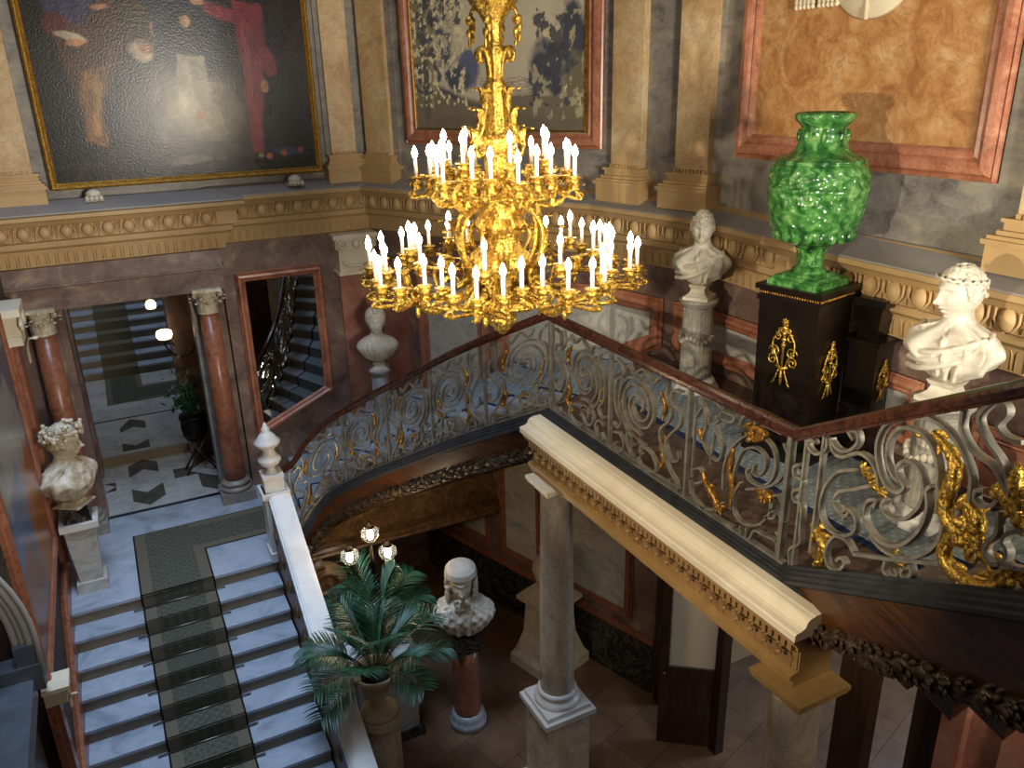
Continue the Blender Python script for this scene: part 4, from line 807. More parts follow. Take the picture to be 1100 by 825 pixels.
# ================================================================ painted surfaces (pictures are flat in the place too)
class Pic:
    def __init__(s, w_, h_, col): s.w, s.h = w_, h_; s.a = np.zeros((h_, w_, 3)); s.a[:] = col; s.v, s.u = np.mgrid[0:1:h_*1j, 0:1:w_*1j]; s.v0, s.u0 = s.v, s.u; s.u = s.u0+(s.noise(16, 91)-.5)*.022+(s.noise(60, 93)-.5)*.008; s.v = s.v0+(s.noise(16, 92)-.5)*.022+(s.noise(60, 94)-.5)*.008
    def noise(s, n_=6, seed=0):
        r = np.random.RandomState(seed); out = np.zeros((s.h, s.w)); amp = 1; tot = 0; u_s, v_s = s.u0, s.v0
        for o_ in range(5):
            k = n_*2**o_; g_ = r.rand(k+2, k+2); x = u_s*k; y = v_s*k; xi = x.astype(int); yi = y.astype(int); fx = x-xi; fy = y-yi; fx = fx*fx*(3-2*fx); fy = fy*fy*(3-2*fy)
            out += amp*(g_[yi, xi]*(1-fx)*(1-fy)+g_[yi, xi+1]*fx*(1-fy)+g_[yi+1, xi]*(1-fx)*fy+g_[yi+1, xi+1]*fx*fy); tot += amp; amp *= .55
        return out/tot
    def mix(s, mask, col): m_ = np.clip(mask, 0, 1)[..., None]; s.a = s.a*(1-m_)+np.array(col)*m_
    def ell(s, u_, v_, a, b_, col, rot=0, soft=.3, amt=1, wob=0):
        du = s.u-u_; dv = s.v-v_; c, d = math.cos(rot), math.sin(rot); x = (du*c+dv*d)/a; y = (-du*d+dv*c)/b_
        r = np.sqrt(x*x+y*y); 
        if wob: r = r+(s.noise(14, int(u_*100))-.5)*wob
        s.mix((1-r)/soft*amt if amt == 1 else np.clip((1-r)/soft, 0, 1)*amt, col)
    def poly(s, pts, col, soft=.014, amt=1):
        n_ = len(pts); ins = np.zeros_like(s.u, bool); dist = np.full_like(s.u, 9.)
        for i in range(n_):
            (x0, y0), (x1, y1) = pts[i], pts[(i+1) % n_]
            c = ((y0 > s.v) != (y1 > s.v)) & (s.u < (x1-x0)*(s.v-y0)/((y1-y0) or 1e-9)+x0); ins ^= c
            t_ = np.clip(((s.u-x0)*(x1-x0)+(s.v-y0)*(y1-y0))/max(1e-9, (x1-x0)**2+(y1-y0)**2), 0, 1); dist = np.minimum(dist, np.hypot(s.u-x0-t_*(x1-x0), s.v-y0-t_*(y1-y0)))
        s.mix(np.where(ins, .5+dist/soft, .5-dist/soft)*1.0 if amt == 1 else np.where(ins, 1, 0)*amt, col)
    def mesh(s, name, o_, du, dv, m_, parent):
        o_ = np.array(o_, float); P = o_+s.u0[..., None]*np.array(du)+s.v0[..., None]*np.array(dv); i = np.arange(s.h*s.w).reshape(s.h, s.w)
        f = np.stack([i[:-1, :-1], i[:-1, 1:], i[1:, 1:], i[1:, :-1]], -1).reshape(-1, 4)
        me = bpy.data.meshes.new(name); me.from_pydata(P.reshape(-1, 3).tolist(), [], f.tolist()); me.materials.append(M_[m_])
        at_ = me.color_attributes.new('paint', 'FLOAT_COLOR', 'POINT'); c = np.ones((s.h*s.w, 4), np.float32); c[:, :3] = np.clip(s.a, 0, 1).reshape(-1, 3); at_.data.foreach_set('color', c.ravel())
        o = bpy.data.objects.new(name, me); C.objects.link(o); o.parent = parent; o.matrix_parent_inverse = world_of(parent).inverted(); return o
# big religious-style canvas (generic figures)
p_ = Pic(320, 300, H('1b1611'))
n1 = p_.noise(5, 1); p_.a *= (.6+.9*n1[..., None])
vs_ = lambda v: v*2.08/3.0            # photo height 0..1 covers the lower two thirds of the canvas
def E_(u_, v_, a, b_, col, **k): p_.ell(u_, vs_(v_), a, b_*.69, H(col), **k)
for k in range(9): p_.poly([(.20, vs_(.78+k*.035)), (.62, vs_(.78+k*.035)), (.62, vs_(.795+k*.035)), (.20, vs_(.795+k*.035))], H('5b4a2a'))
for k in range(14): p_.mix(((np.abs(p_.u-(.84+k*.011)) < .002) & (p_.v > vs_(.45)))*.6, H('3c2c1c'))
for k in range(6): p_.poly([(.05+k*.17, 0), (.07+k*.17, 0), (.13+k*.15, vs_(.13)), (.115+k*.15, vs_(.13))], H('2c261c'))
p_.poly([(0, vs_(.10)), (1, vs_(.13)), (1, vs_(.145)), (0, vs_(.115))], H('2a241b'))
E_(.50, .38, .34, .34, '57503f', soft=1.2, wob=.5); E_(.55, .40, .22, .30, '857a5c', soft=1.0, wob=.6); E_(.56, .42, .12, .26, 'a5976f', soft=.9, wob=.6)
p_.poly([(.17, vs_(1.2)), (.30, vs_(1.2)), (.33, vs_(.75)), (.27, vs_(.35)), (.15, vs_(.22)), (.13, vs_(.5)), (.10, vs_(.8))], H('4d3320')); 
p_.poly([(.16, vs_(.62)), (.27, vs_(.66)), (.25, vs_(.3)), (.20, vs_(.19)), (.14, vs_(.24))], H('7a5426')); p_.poly([(.2, vs_(.6)), (.23, vs_(.6)), (.19, vs_(.25)), (.17, vs_(.25))], H('9a7036'))
E_(.15, 1.0, .10, .16, '3c3a52', rot=.3, wob=.3); E_(.11, .86, .05, .08, '5a2320', wob=.3); E_(.15, .80, .06, .025, 'b5a48c', rot=-.3); E_(.165, .77, .035, .02, 'b08058'); E_(.26, .96, .035, .018, 'b8845c'); E_(.20, 1.22, .04, .07, 'a87a54')
E_(.30, .35, .11, .36, '1c1a15', wob=.3); E_(.375, .72, .045, .07, 'b3a282', rot=.5); E_(.39, .74, .030, .048, '9a6c48'); E_(.385, .77, .028, .02, '75695a'); E_(.43, .84, .012, .06, 'b07f58', rot=.1)
p_.poly([(.42, vs_(1.0)), (.66, vs_(1.02)), (.66, vs_(.65)), (.60, vs_(.55)), (.47, vs_(.6)), (.43, vs_(.75))], H('272c38')); E_(.54, .80, .09, .16, '16130f', wob=.2); E_(.545, .885, .022, .045, '9a7556'); E_(.545, .93, .024, .02, '14110d'); p_.poly([(.50, vs_(.70)), (.60, vs_(.70)), (.61, vs_(.38)), (.48, vs_(.38))], H('a09475'), amt=.75)
E_(.52, .42, .05, .10, 'b3a684', rot=.7, amt=.6); E_(.56, .36, .03, .03, 'a87650', rot=-.5)
p_.poly([(.74, vs_(1.02)), (.86, vs_(1.02)), (.94, vs_(.62)), (.99, vs_(.2)), (.90, vs_(.1)), (.76, vs_(.2))], H('16151c')); p_.poly([(.73, vs_(1.0)), (.84, vs_(.98)), (.83, vs_(.7)), (.79, vs_(.35)), (.78, vs_(.12)), (.74, vs_(.12)), (.735, vs_(.5))], H('7c2c33'))
p_.poly([(.62, vs_(1.0)), (.75, vs_(.93)), (.75, vs_(.86)), (.62, vs_(.93))], H('7c2c33')); E_(.60, .99, .03, .025, 'b9875f'); E_(.84, .66, .035, .10, '8a363c', rot=.2, wob=.2); E_(.815, .52, .018, .05, 'b48260'); E_(.775, 1.08, .035, .08, 'b98a64'); E_(.775, 1.13, .05, .09, '2c1c14', soft=.5, amt=.5)
E_(.76, .6, .012, .3, '9c4a4c', amt=.5); E_(.88, .12, .10, .03, '2e3a5c', rot=-.15, wob=.4); E_(.80, .10, .016, .022, 'b56a58'); E_(.86, .115, .016, .022, 'a65048'); E_(.77, .10, .012, .016, '8c8a50'); E_(.93, .12, .014, .02, 'a04c46'); E_(.50, .10, .12, .03, '6a6250', wob=.5); E_(.57, .16, .07, .05, '3a3226', wob=.5)
st = p_.noise(34, 55); st = sum(np.roll(st, k*2, 0) for k in range(-5, 6))/11; p_.a *= np.clip(.15+1.7*st, .35, 1.5)[..., None]; n2 = p_.noise(40, 3); n5 = p_.noise(9, 77); p_.a *= (.55+.9*n2[..., None])*(.7+.6*n5[..., None]); m5 = (n5 > .5)*.25; p_.a = p_.a*(1-m5[..., None])+np.array(H('2c261c'))*m5[..., None]; p_.a *= 1.25
t = thing('painting', 'huge dark religious oil painting in a narrow gilded frame above the portal', 'painting', (1.1, 11.1, 6.36))
tilt = .005; bl = Vector((-.45, 11.10, 6.39)); W_ = Vector((3.22, 0, 0)); Hh = 3.0; Hv = Vector((0, -Hh*tilt, Hh))
p_.mesh('canvas', bl+Vector((.05, -.03, .05)), (3.12, 0, 0), tuple(Hv*.97), 'canvas', t)
b = MB(); nv = Vector((0, -1, -tilt)); frame_poly(b, [bl, bl+W_, bl+W_+Hv, bl+Hv], nv, .085, .07); b.slab3([bl, bl+W_, bl+W_+Hv, bl+Hv], nv, .02); b.build('frame', 'frame_gold', t)
for x, lab in ((-.02, 'white lion-paw bracket under the left end of the big painting'), (2.36, 'white lion-paw bracket under the right end of the big painting')):
    b = MB(); b.box((x-.10, 10.93, 6.25), (x+.10, 11.1, 6.29))
    for k in range(4): b.ell((x-.075+k*.05, 10.90, 6.29), .028, .05, .035)
    b.ell((x, 10.98, 6.33), .09, .06, .06); tag(b.build('paw_bracket', 'statue'), lab, 'bracket')
# tapestry
q_ = Pic(260, 220, H('8f8672')); n1 = q_.noise(5, 2); n3 = q_.noise(24, 8); n4 = q_.noise(50, 9); q_.a *= (.85+.3*n1[..., None])
hv = .55
def T_(u_, v_, a, b_, col, **k): q_.ell(u_, v_*hv, a, b_*hv, H(col), **k)
q_.poly([(0, 0), (1, 0), (1, .22*hv), (.7, .26*hv), (.4, .22*hv), (0, .34*hv)], H('4d4538')); q_.poly([(.12, .34*hv), (.36, .2*hv), (.5, .17*hv), (.5, .12*hv), (.2, .25*hv)], H('1d2536'))
for k in range(8): q_.mix((np.abs(q_.v-(.24+k*.018)*hv-.004*np.sin(q_.u*40+k)) < .0022)*((q_.u > .42) & (q_.u < .8))*.7, H('4a463e'))
def leaves(u0, u1, v0, v1, col, thr, seed, n_=26):
    m_ = ((q_.noise(n_, seed) > thr) & (q_.u > u0) & (q_.u < u1) & (q_.v > v0) & (q_.v < v1)); q_.mix(m_*.92, H(col))
T_(.06, .75, .13, .6, '5a5340', wob=.8); T_(.20, .98, .13, .28, '232a34', wob=1.6, soft=.8); T_(.22, .62, .09, .25, '2a3038', wob=1.6, soft=.8); T_(.08, .5, .03, .5, '3c3628', rot=.05); T_(.13, .45, .014, .35, '6b6148'); T_(.35, .42, .08, .16, '38405a', wob=1); T_(.30, .36, .09, .10, '222c3c', wob=.9)
leaves(0, .24, .15, 1, '20283a', .54, 21, 40); leaves(.10, .34, .3, 1, '8d846a', .56, 22, 44); leaves(0, .34, .1, 1, 'a89e7c', .6, 24, 60); leaves(.08, .32, .4, 1, '151c28', .57, 28, 50)
T_(.80, .42, .13, .20, '1c2434', wob=.7); T_(.93, .62, .07, .26, '171f30', wob=.8); T_(.95, .25, .08, .28, '4a4432', wob=.6); leaves(.72, 1, .05, .42, '7d745c', .6, 25); leaves(.78, .97, .1, .36, 'a09468', .63, 26, 20); leaves(.7, 1, .1, .5, '131a2a', .62, 27, 20)
T_(.86, 1.3, .12, .5, '7c745c', wob=1.2, amt=.6); T_(.5, .05, .6, .10, '453d30', soft=.6)
for k in range(5): q_.mix((np.abs(q_.v-(.70+k*.06)*hv-.003*np.sin(q_.u*60+k*3)) < .0016)*((q_.u > .35) & (q_.u < .85) & (n3 > .5))*.5, H('6a6252'))
t = thing('tapestry', 'landscape tapestry with dark trees in a red marble frame behind the chandelier', 'tapestry', pD(2.2, 6.74))
o_ = pD(1.0, 6.90, .05); q_.a = q_.a*2.0+np.array(H('8f8672'))*.2*(.6+.8*n3[..., None])
q_.mesh('woven_panel', o_, tuple(dD*2.52), (0, 0, 3.0), 'tapestry', t)
b = MB(); frame_poly(b, [pD(.82, 6.73), pD(3.72, 6.73), pD(3.72, 10.1), pD(.82, 10.1)], nD, .20, .09); b.slab3([pD(.82, 6.73), pD(3.72, 6.73), pD(3.72, 10.1), pD(.82, 10.1)], nD, .02); b.build('frame', 'red', t)
b = MB(); frame_poly(b, [pD(1.0, 6.9, .02), pD(3.53, 6.9, .02), pD(3.53, 9.9, .02), pD(1.0, 9.9, .02)], nD, .05, .05); b.build('slip', 'gilt_dull', t)
# painting on the left wall
r_ = Pic(120, 160, H('46505e')); a = r_.noise(4, 31); r_.a = r_.a*(.6+.9*a[..., None]); r_.ell(.5, .6, .5, .25, H('8f8f86'), wob=.8); r_.ell(.35, .35, .4, .25, H('5a6a84'), wob=.6); r_.ell(.75, .2, .3, .35, H('9c5a2a'), wob=.5); r_.ell(.2, .15, .3, .2, H('7a4420'), wob=.5)
t = thing('painting', 'cloudy blue sky painting in red marble surround on the left wall', 'painting', (-1.1, 8.6, 4))
r_.mesh('canvas', (-1.10, 6.9, 2.88), (0, 2.42, 0), (0, 0, 2.54), 'canvas', t)
b = MB(); frame_poly(b, [(-1.15, 6.72, 2.7), (-1.15, 9.5, 2.7), (-1.15, 9.5, 5.6), (-1.15, 6.72, 5.6)], (1, 0, 0), .2, .08); b.build('frame', 'rosso', t)
# left wall order: orange pilaster strips with gilt ionic capitals
for y, z0, zt, lab in ((10.05, 2.2, 4.92, 'orange marble pilaster with gilt scroll capital, behind the wreathed bust'), (6.75, .6, 2.62, 'pale scroll capital and pilaster beside the lower stairs at bottom left')):
    t = thing('wall_pilaster', lab, 'pilaster', (-1.1, y, z0)); s_ = 1 if y > 8 else .45
    b = MB(); b.box((-1.15, y-.17*s_, z0), (-1.05, y+.17*s_, zt)); b.box((-1.15, y-.24*s_, z0), (-1.09, y+.24*s_, zt)); b.build('shaft', 'rosso', t)
    b = MB(); b.box((-1.15, y-.20*s_, zt), (-.98, y+.20*s_, zt+.10*s_)); b.box((-1.15, y-.30*s_, zt+.34*s_), (-.94, y+.26*s_, zt+.42*s_))
    for sy in (-1, 1):
        b.tube([(-.96, y+sy*(.17+.10*(1-k/22)*math.cos(k*.55))*s_, zt+(.22+.10*(1-k/22)*math.sin(k*.55))*s_) for k in range(22)], .02*s_, 6)
    b.box((-1.15, y-.17*s_, zt+.10*s_), (-.98, y+.17*s_, zt+.34*s_)); acanthus(b, (-.98, y, zt-.25*s_), (1, 0, 0), .28*s_, .16*s_, .3); b.build('capital', 'creamstone', t)
# ================================================================ portrait busts
def head_mesh(b, Mx, seg=56, rings=44):
    vs = []
    for i in range(rings+1):
        ph = PI*i/rings
        for j in range(seg):
            a = 2*PI*j/seg; x = math.sin(ph)*math.sin(a); y = math.sin(ph)*math.cos(a); z = math.cos(ph)
            X, Y, Z = x*.078, y*.100, z*.122
            if Z < 0: k = (-Z/.122); X *= 1-.30*k**1.6; Y = Y*(1-.10*k) + .012*k
            if Y > .0 and True:
                fr = max(0, min(1, y*1.6)); g_ = lambda cx, cz, sx, sz, h: h*math.exp(-((X-cx)/sx)**2-((Z-cz)/sz)**2)*fr
                d = g_(0, -.004, .011, .030, .012)+g_(0, -.024, .013, .013, .020)+g_(0, .040, .045, .012, .007)
                for s_ in (-1, 1): d += g_(s_*.030, .020, .016, .012, -.014)+g_(s_*.030, .018, .010, .008, .007)+g_(s_*.042, -.020, .02, .02, .004)+g_(s_*.016, -.028, .007, .007, .005)
                d *= 1.35; d += g_(0, -.052, .022, .006, .012)+g_(0, -.069, .020, .006, .013)+g_(0, -.060, .022, .004, -.012)+g_(0, -.098, .02, .016, .010)+g_(0, -.082, .02, .006, -.005)
                Y += d
            vs.append(Mx @ Vector((X, Y, Z)))
    fs = [(i*seg+j, (i+1)*seg+j, (i+1)*seg+(j+1) % seg, i*seg+(j+1) % seg) for i in range(rings) for j in range(seg)]
    b.add(vs, fs, True)
def remesh(o, v, sm=2):
    m_ = o.modifiers.new('remesh', 'REMESH'); m_.mode = 'VOXEL'; m_.voxel_size = v; m_.use_smooth_shade = True
    if sm: s_ = o.modifiers.new('smooth', 'SMOOTH'); s_.iterations = sm; s_.factor = .4
def bust(label, loc, face, S, kind, turn=0, tilt=0, m_='statue', socle=.14, sock_m=None):
    t = thing('portrait_bust', label, 'bust', loc)
    az = math.atan2(-face[0], face[1]); base = Matrix.Translation(Vector(loc)+Vector((0, 0, socle))) @ Matrix.Rotation(az, 4, 'Z') @ Matrix.Scale(S, 4)
    sec = [(0, .05, .05, 0), (.03, .10, .085, 0), (.08, .165, .12, 0), (.14, .215, .14, .005), (.20, .245, .147, .005), (.25, .232, .135, .0), (.295, .175, .112, -.005), (.33, .112, .092, -.005), (.36, .080, .082, 0), (.40, .070, .072, .005), (.47, .068, .070, .012)]
    sec2 = [tuple(v) for v in spl(sec, 6)]
    b = MB(); seg = 96; vs = []
    rnd = random.Random(sum(map(ord, kind)))
    for z, wx, wy, cy in sec2:
        for j in range(seg):
            a = 2*PI*j/seg; sx, cy_ = math.sin(a), math.cos(a); f = 0
            e = .8; X = wx*(abs(sx)**e)*(1 if sx >= 0 else -1); Y = cy+wy*(abs(cy_)**.9)*(1 if cy_ >= 0 else -1)
            if z < .35 and kind != 'fur':
                q = a*3.2+z*26*(1 if sx > 0 else -.7)+2.1*math.sin(z*9+sx*3); f = .026*(1-abs(math.sin(q)))**1.0+.006*math.sin(a*9+z*14)
                if kind == 'helmet': f = .012*abs(math.sin(a*11+math.sin(z*12)))
            elif z < .35: f = .010*math.sin(a*16)*math.sin(z*70)+(.02 if abs(sx) > .35 else 0)
            f *= min(1, z/.06) if z < .32 else max(0, (.35-z)/.03)
            n_ = Vector((sx, cy_, 0)); vs.append(base @ Vector((X+n_.x*f, Y+n_.y*f, z)))
    k = len(sec2)
    b.add(vs, [(i*seg+j, i*seg+(j+1) % seg, (i+1)*seg+(j+1) % seg, (i+1)*seg+j) for i in range(k-1) for j in range(seg)]+[tuple(range(seg-1, -1, -1)), tuple((k-1)*seg+j for j in range(seg))], True)
    HM = base @ Matrix.Translation((0, .020, .505)) @ Matrix.Rotation(turn, 4, 'Z') @ Matrix.Rotation(tilt, 4, 'X') @ Matrix.Scale(1.24, 4)
    head_mesh(b, HM)
    R3 = HM.to_3x3()
    for s_ in (-1, 1): b.ell(HM @ Vector((s_*.077, -.008, -.002)), .012, .02, .03, R3 @ Matrix.Rotation(0, 3, 'X'), 8, 6)
    # diagonal toga edge
    if kind in ('short', 'laurel'):
        for q in range(3):
            pth = [(-.19+.02*q, .05, .36-.03*q), (-.11, .128+.004*q, .31-.045*q), (0, .152+.004*q, .25-.05*q), (.11, .138, .22-.06*q), (.20, .075, .20-.06*q)]
            b.tube([base @ Vector((p[0], p[1], p[2]*.8)) for p in spl(pth, 6)], .019*S, 7)
        pth = [(-.20, -.03, .385), (-.225, .05, .35), (-.17, .11, .27), (-.12, .135, .16), (-.10, .12, .06)]
        for q in range(2): b.tube([base @ Vector((p[0]*.9+.05*q, p[1]+.006, p[2]*.8)) for p in spl(pth, 6)], .014*S, 7)
        pth = [(.20, -.03, .36), (.16, .06, .345), (.06, .115, .29), (0, .13, .27)]
        b.tube([base @ Vector((p[0], p[1], p[2]*.83)) for p in spl(pth, 6)], .016*S, 7)
    if kind == 'fur':
        for q in range(2):
            pth = [(s_q, y_, z_) for s_q, y_, z_ in ((-.09+q*.18, -.02, .43), (-.075+q*.15, .09, .39), (-.05+q*.1, .135, .26), (-.04+q*.08, .13, .08))]
            b.tube([base @ Vector((p[0], p[1], p[2]*.8)) for p in spl(pth, 6)], .022*S, 8)
        for i in range(150):
            a = rnd.uniform(.5, 2.7)*rnd.choice((-1, 1)); z = rnd.uniform(.04, .31); z_i = min(range(k), key=lambda n: abs(sec2[n][0]-z)); w_ = sec2[z_i]
            b.ell(base @ Vector((w_[1]*math.sin(a)*1.03, w_[2]*math.cos(a)*1.05, z)), .024*S, .016*S, .024*S, None, 7, 5)
    o = b.build('figure', m_, t); remesh(o, .0038*S, 1)
    h = MB()
    if kind in ('short', 'laurel', 'grape', 'fur', 'helmet'):
        for i in range(210 if kind != 'helmet' else 60):
            u_ = rnd.random(); a = rnd.uniform(0, 2*PI); z = 1-u_*1.15; 
            if kind == 'helmet': z = -.25+.3*rnd.random()
            sn = math.sqrt(max(0, 1-z*z)); p = Vector((.079*sn*math.sin(a), .101*sn*math.cos(a), .122*z))
            if p.y > .03 and p.z < .062: continue
            if p.y > .0 and p.z < -.01: continue
            if p.z < -.075: continue
            r_ = .014 if kind == 'short' else .018
            h.ell(HM @ (p*1.03), r_*S, r_*S, r_*.6*S, frame_to(R3 @ p), 7, 5)
        if kind == 'short': pass
    if kind in ('laurel', 'grape'):
        n_ = 34
        for i in range(n_):
            a = 2*PI*i/n_; p = Vector((.088*math.sin(a), .108*math.cos(a), .062+.02*math.cos(a)))
            d = Vector((math.cos(a), -math.sin(a), .5*(1 if i % 2 else -1)))
            if kind == 'laurel': h.ell(HM @ p, .004*S, .012*S, .028*S, frame_to(R3 @ d), 6, 5)
            else:
                for q in range(3): h.ell(HM @ (p*(1.05+.12*rnd.random())+Vector((0, 0, rnd.uniform(-.03, .05)))), .02*S, .02*S, .018*S, None, 7, 5)
    if kind == 'fur':      # soft cap, long locks and beard
        h.lathe([(.02, .10), (.07, .095), (.10, .07), (.108, .03), (.10, .015)], (0, 0, 0), 28)
        for i in range(len(h.v)-28*5, len(h.v)): h.v[i] = tuple(HM @ (Vector(h.v[i])*1.0+Vector((0, -.008, .045))))
        for i in range(170):
            a = rnd.uniform(.9, 2*PI-.9); z = rnd.uniform(-.17, .04); p = Vector((.10*math.sin(a), .095*math.cos(a), z)); h.ell(HM @ p, .016*S, .016*S, .03*S, None, 7, 5)
        for i in range(90): h.ell(HM @ Vector((rnd.uniform(-.05, .05), .082+rnd.uniform(0, .03), rnd.uniform(-.17, -.078))), .010*S, .010*S, .022*S, None, 7, 5)
    if kind == 'helmet':
        h.lathe([(.098, -.03), (.102, 0), (.10, .05), (.08, .09), (.04, .118), (.01, .125)], (0, 0, 0), 28)
        for i in range(len(h.v)-28*6, len(h.v)): h.v[i] = tuple(HM @ (Vector(h.v[i])+Vector((0, -.006, .045))))
        h.tube([HM @ Vector(p) for p in spl([(0, .09, .12), (0, .05, .20), (0, -.03, .215), (0, -.10, .16), (0, -.13, .06)], 6)], .022*S, 8)
        h.ell(HM @ Vector((0, .045, .20)), .02*S, .03*S, .045*S)
    o = h.build('helmet' if kind == 'helmet' else 'hair', m_, t); remesh(o, .005*S, 1)
    if socle:
        s_ = MB(); x, y, z = loc; r = .115*S; Rm = Matrix.Rotation(az, 3, 'Z')
        def sq(prof_):
            vs = []
            for r_, zz in prof_:
                for sx, sy in ((-1, -1), (1, -1), (1, 1), (-1, 1)): p = Rm @ Vector((sx*r_, sy*r_, 0)); vs.append((x+p.x, y+p.y, z+zz))
            n_ = len(prof_); s_.add(vs, [(i*4+j, i*4+(j+1) % 4, i*4+4+(j+1) % 4, i*4+4+j) for i in range(n_-1) for j in range(4)]+[(3, 2, 1, 0), tuple((n_-1)*4+j for j in range(4))])
        sq([(r, 0), (r, socle*.22), (r*.82, socle*.3), (r*.6, socle*.5), (r*.52, socle*.75), (r*.62, socle*.88), (r*.7, socle*1.05)])
        s_.build('socle', sock_m or m_, t)
    return t
def col_ped(name, label, x, y, z0, z1, r, m_, flutes=0, base=None, cap=None, sq=True):
    t = thing(name, label, 'pedestal', (x, y, z0)); bm_ = base or m_
    fn = (lambda rr, z, a: rr*(1-.05*abs(math.sin(a*flutes/2)))) if flutes else None
    hb = .14; b = MB(); b.lathe([(r*.98, z0+hb), (r*1.0, z0+hb+.02), (r*.97, (z0+z1)/2), (r*.92, z1-.07)], (x, y, 0), 72, fn); b.build('shaft', m_, t)
    b = MB(); b.lathe([(r*1.5, 0), (r*1.52, hb*.25), (r*1.45, hb*.4), (r*1.2, hb*.5), (r*1.3, hb*.75), (r*1.2, hb*.9), (r*1.0, hb)], (x, y, z0), 36); b.build('base', bm_, t)
    b = MB(); b.lathe([(r*.92, -.075), (r*1.05, -.06), (r*1.0, -.045), (r*1.18, -.03), (r*1.2, 0)], (x, y, z1), 36); b.build('capital', cap or m_, t)
    return t
M_['fluted'] = marble('grey_fluted_marble', [(.3, H('8a887e')), (.5, H('aaa493')), (.7, H('c5bda8'))], H('5f5d58'), 4, 1.5, .35, 5, .5)
M_['greycol'] = marble('grey_pedestal_marble', [(.3, H('8c8c8a')), (.7, H('b3b1ab'))], H('6d6e70'), 4, 1.5, .35, 4, .4)
def camdir(x, y): v = Vector((-x, -y)); return v.normalized()
# bust 1 on a fluted column
x, y = 5.12, 6.10
t = col_ped('fluted_pedestal', 'grey fluted marble column pedestal with a garland band, under the short-haired bust', x, y, GZ, 5.43, .16, 'fluted', 24, 'white_paint')
b = MB()
for k in range(26): a = 2*PI*k/26; b.ell((x+.165*math.cos(a), y+.165*math.sin(a), 5.03+.025*math.sin(a*4)), .025, .025, .03, None, 6, 5)
b.build('garland_band', 'statue', t)
bust('white marble bust of a man with short hair and toga, on a fluted pedestal', (x, y, 5.43), (-.80, -.50), 1.10, 'short', turn=.25, tilt=-.12)
# bust at the right, profile, laurel wreath
x, y = 4.86, 3.22
t = col_ped('fluted_pedestal', 'fluted marble column pedestal behind the right railing, under the laurel-wreathed bust', x, y, GZ, 5.40, .17, 'fluted', 24, 'white_paint')
b = MB()
for k in range(26): a = 2*PI*k/26; b.ell((x+.178*math.cos(a), y+.178*math.sin(a), 5.0+.03*math.sin(a*4)), .028, .028, .035, None, 6, 5)
b.build('garland_band', 'statue', t)
bust('white marble bust with laurel wreath and toga turned in profile, right of the vase', (x, y, 5.40), (-.88, -.12), 1.20, 'laurel', turn=-.45, tilt=-.1)
# helmeted bust in the corner
x, y = 3.14, 10.5
t = col_ped('column_pedestal', 'slim grey marble column pedestal in the corner under the helmeted bust', x, y, 2.9, 3.70, .13, 'greycol')
bust('small white bust wearing a crested helmet in the stair corner', (x, y, 3.70), tuple(camdir(x, y)), 1.12, 'helmet', socle=.12)
# left bust on a tapered pedestal
x, y = -.84, 9.55
t = thing('tapered_pedestal', 'white tapered marble pedestal with black cap on the landing by left wall', 'pedestal', (x, y, 2.0))
def taper(b, x, y, z0, z1, a, c, mi=None): b.add([(x+s_*a, y+q*a, z0) for s_, q in ((-1, -1), (1, -1), (1, 1), (-1, 1))]+[(x+s_*c, y+q*c, z1) for s_, q in ((-1, -1), (1, -1), (1, 1), (-1, 1))], [(3, 2, 1, 0), (4, 5, 6, 7), (0, 1, 5, 4), (1, 2, 6, 5), (2, 3, 7, 6), (3, 0, 4, 7)], False, mi)
b = MB(); taper(b, x, y, 2.14, 2.84, .12, .165); taper(b, x, y, 2.0, 2.14, .165, .16); b.build('shaft', 'white', t)
b = MB(); taper(b, x, y, 2.84, 2.91, .20, .20); b.build('cap_slab', 'white_paint', t)
b = MB(); taper(b, x, y, 2.91, 3.10, .145, .125); b.build('black_block', 'black', t)
bust('aged white bust crowned with leaves and grapes, on tapered pedestal at left', (x, y, 3.10), (.80, -.55), 1.38, 'grape', turn=.3, tilt=-.08, m_='statue_aged', socle=.06)
# bearded bust on the ground floor
x, y = 2.97, 7.42
t = thing('column_pedestal', 'short red marble column pedestal with grey base on the ground floor', 'pedestal', (x, y, 0))
b = MB(); b.lathe([(.165, .2), (.165, .26), (.16, .9), (.152, 1.14)], (x, y, 0), 36); b.build('shaft', 'rosso', t)
b = MB(); b.lathe([(.225, 0), (.23, .06), (.225, .10), (.20, .11), (.21, .16), (.19, .19), (.17, .21)], (x, y, 0), 36); b.build('base', 'greycol', t)
b = MB(); taper(b, x, y, 1.14, 1.36, .155, .145); b.build('black_block', 'black', t)
bust('white bust of a bearded long-haired man in soft cap and fur collar, on ground floor', (x, y, 1.36), tuple(camdir(x, y)), 1.42, 'fur', tilt=-.12, socle=.0)

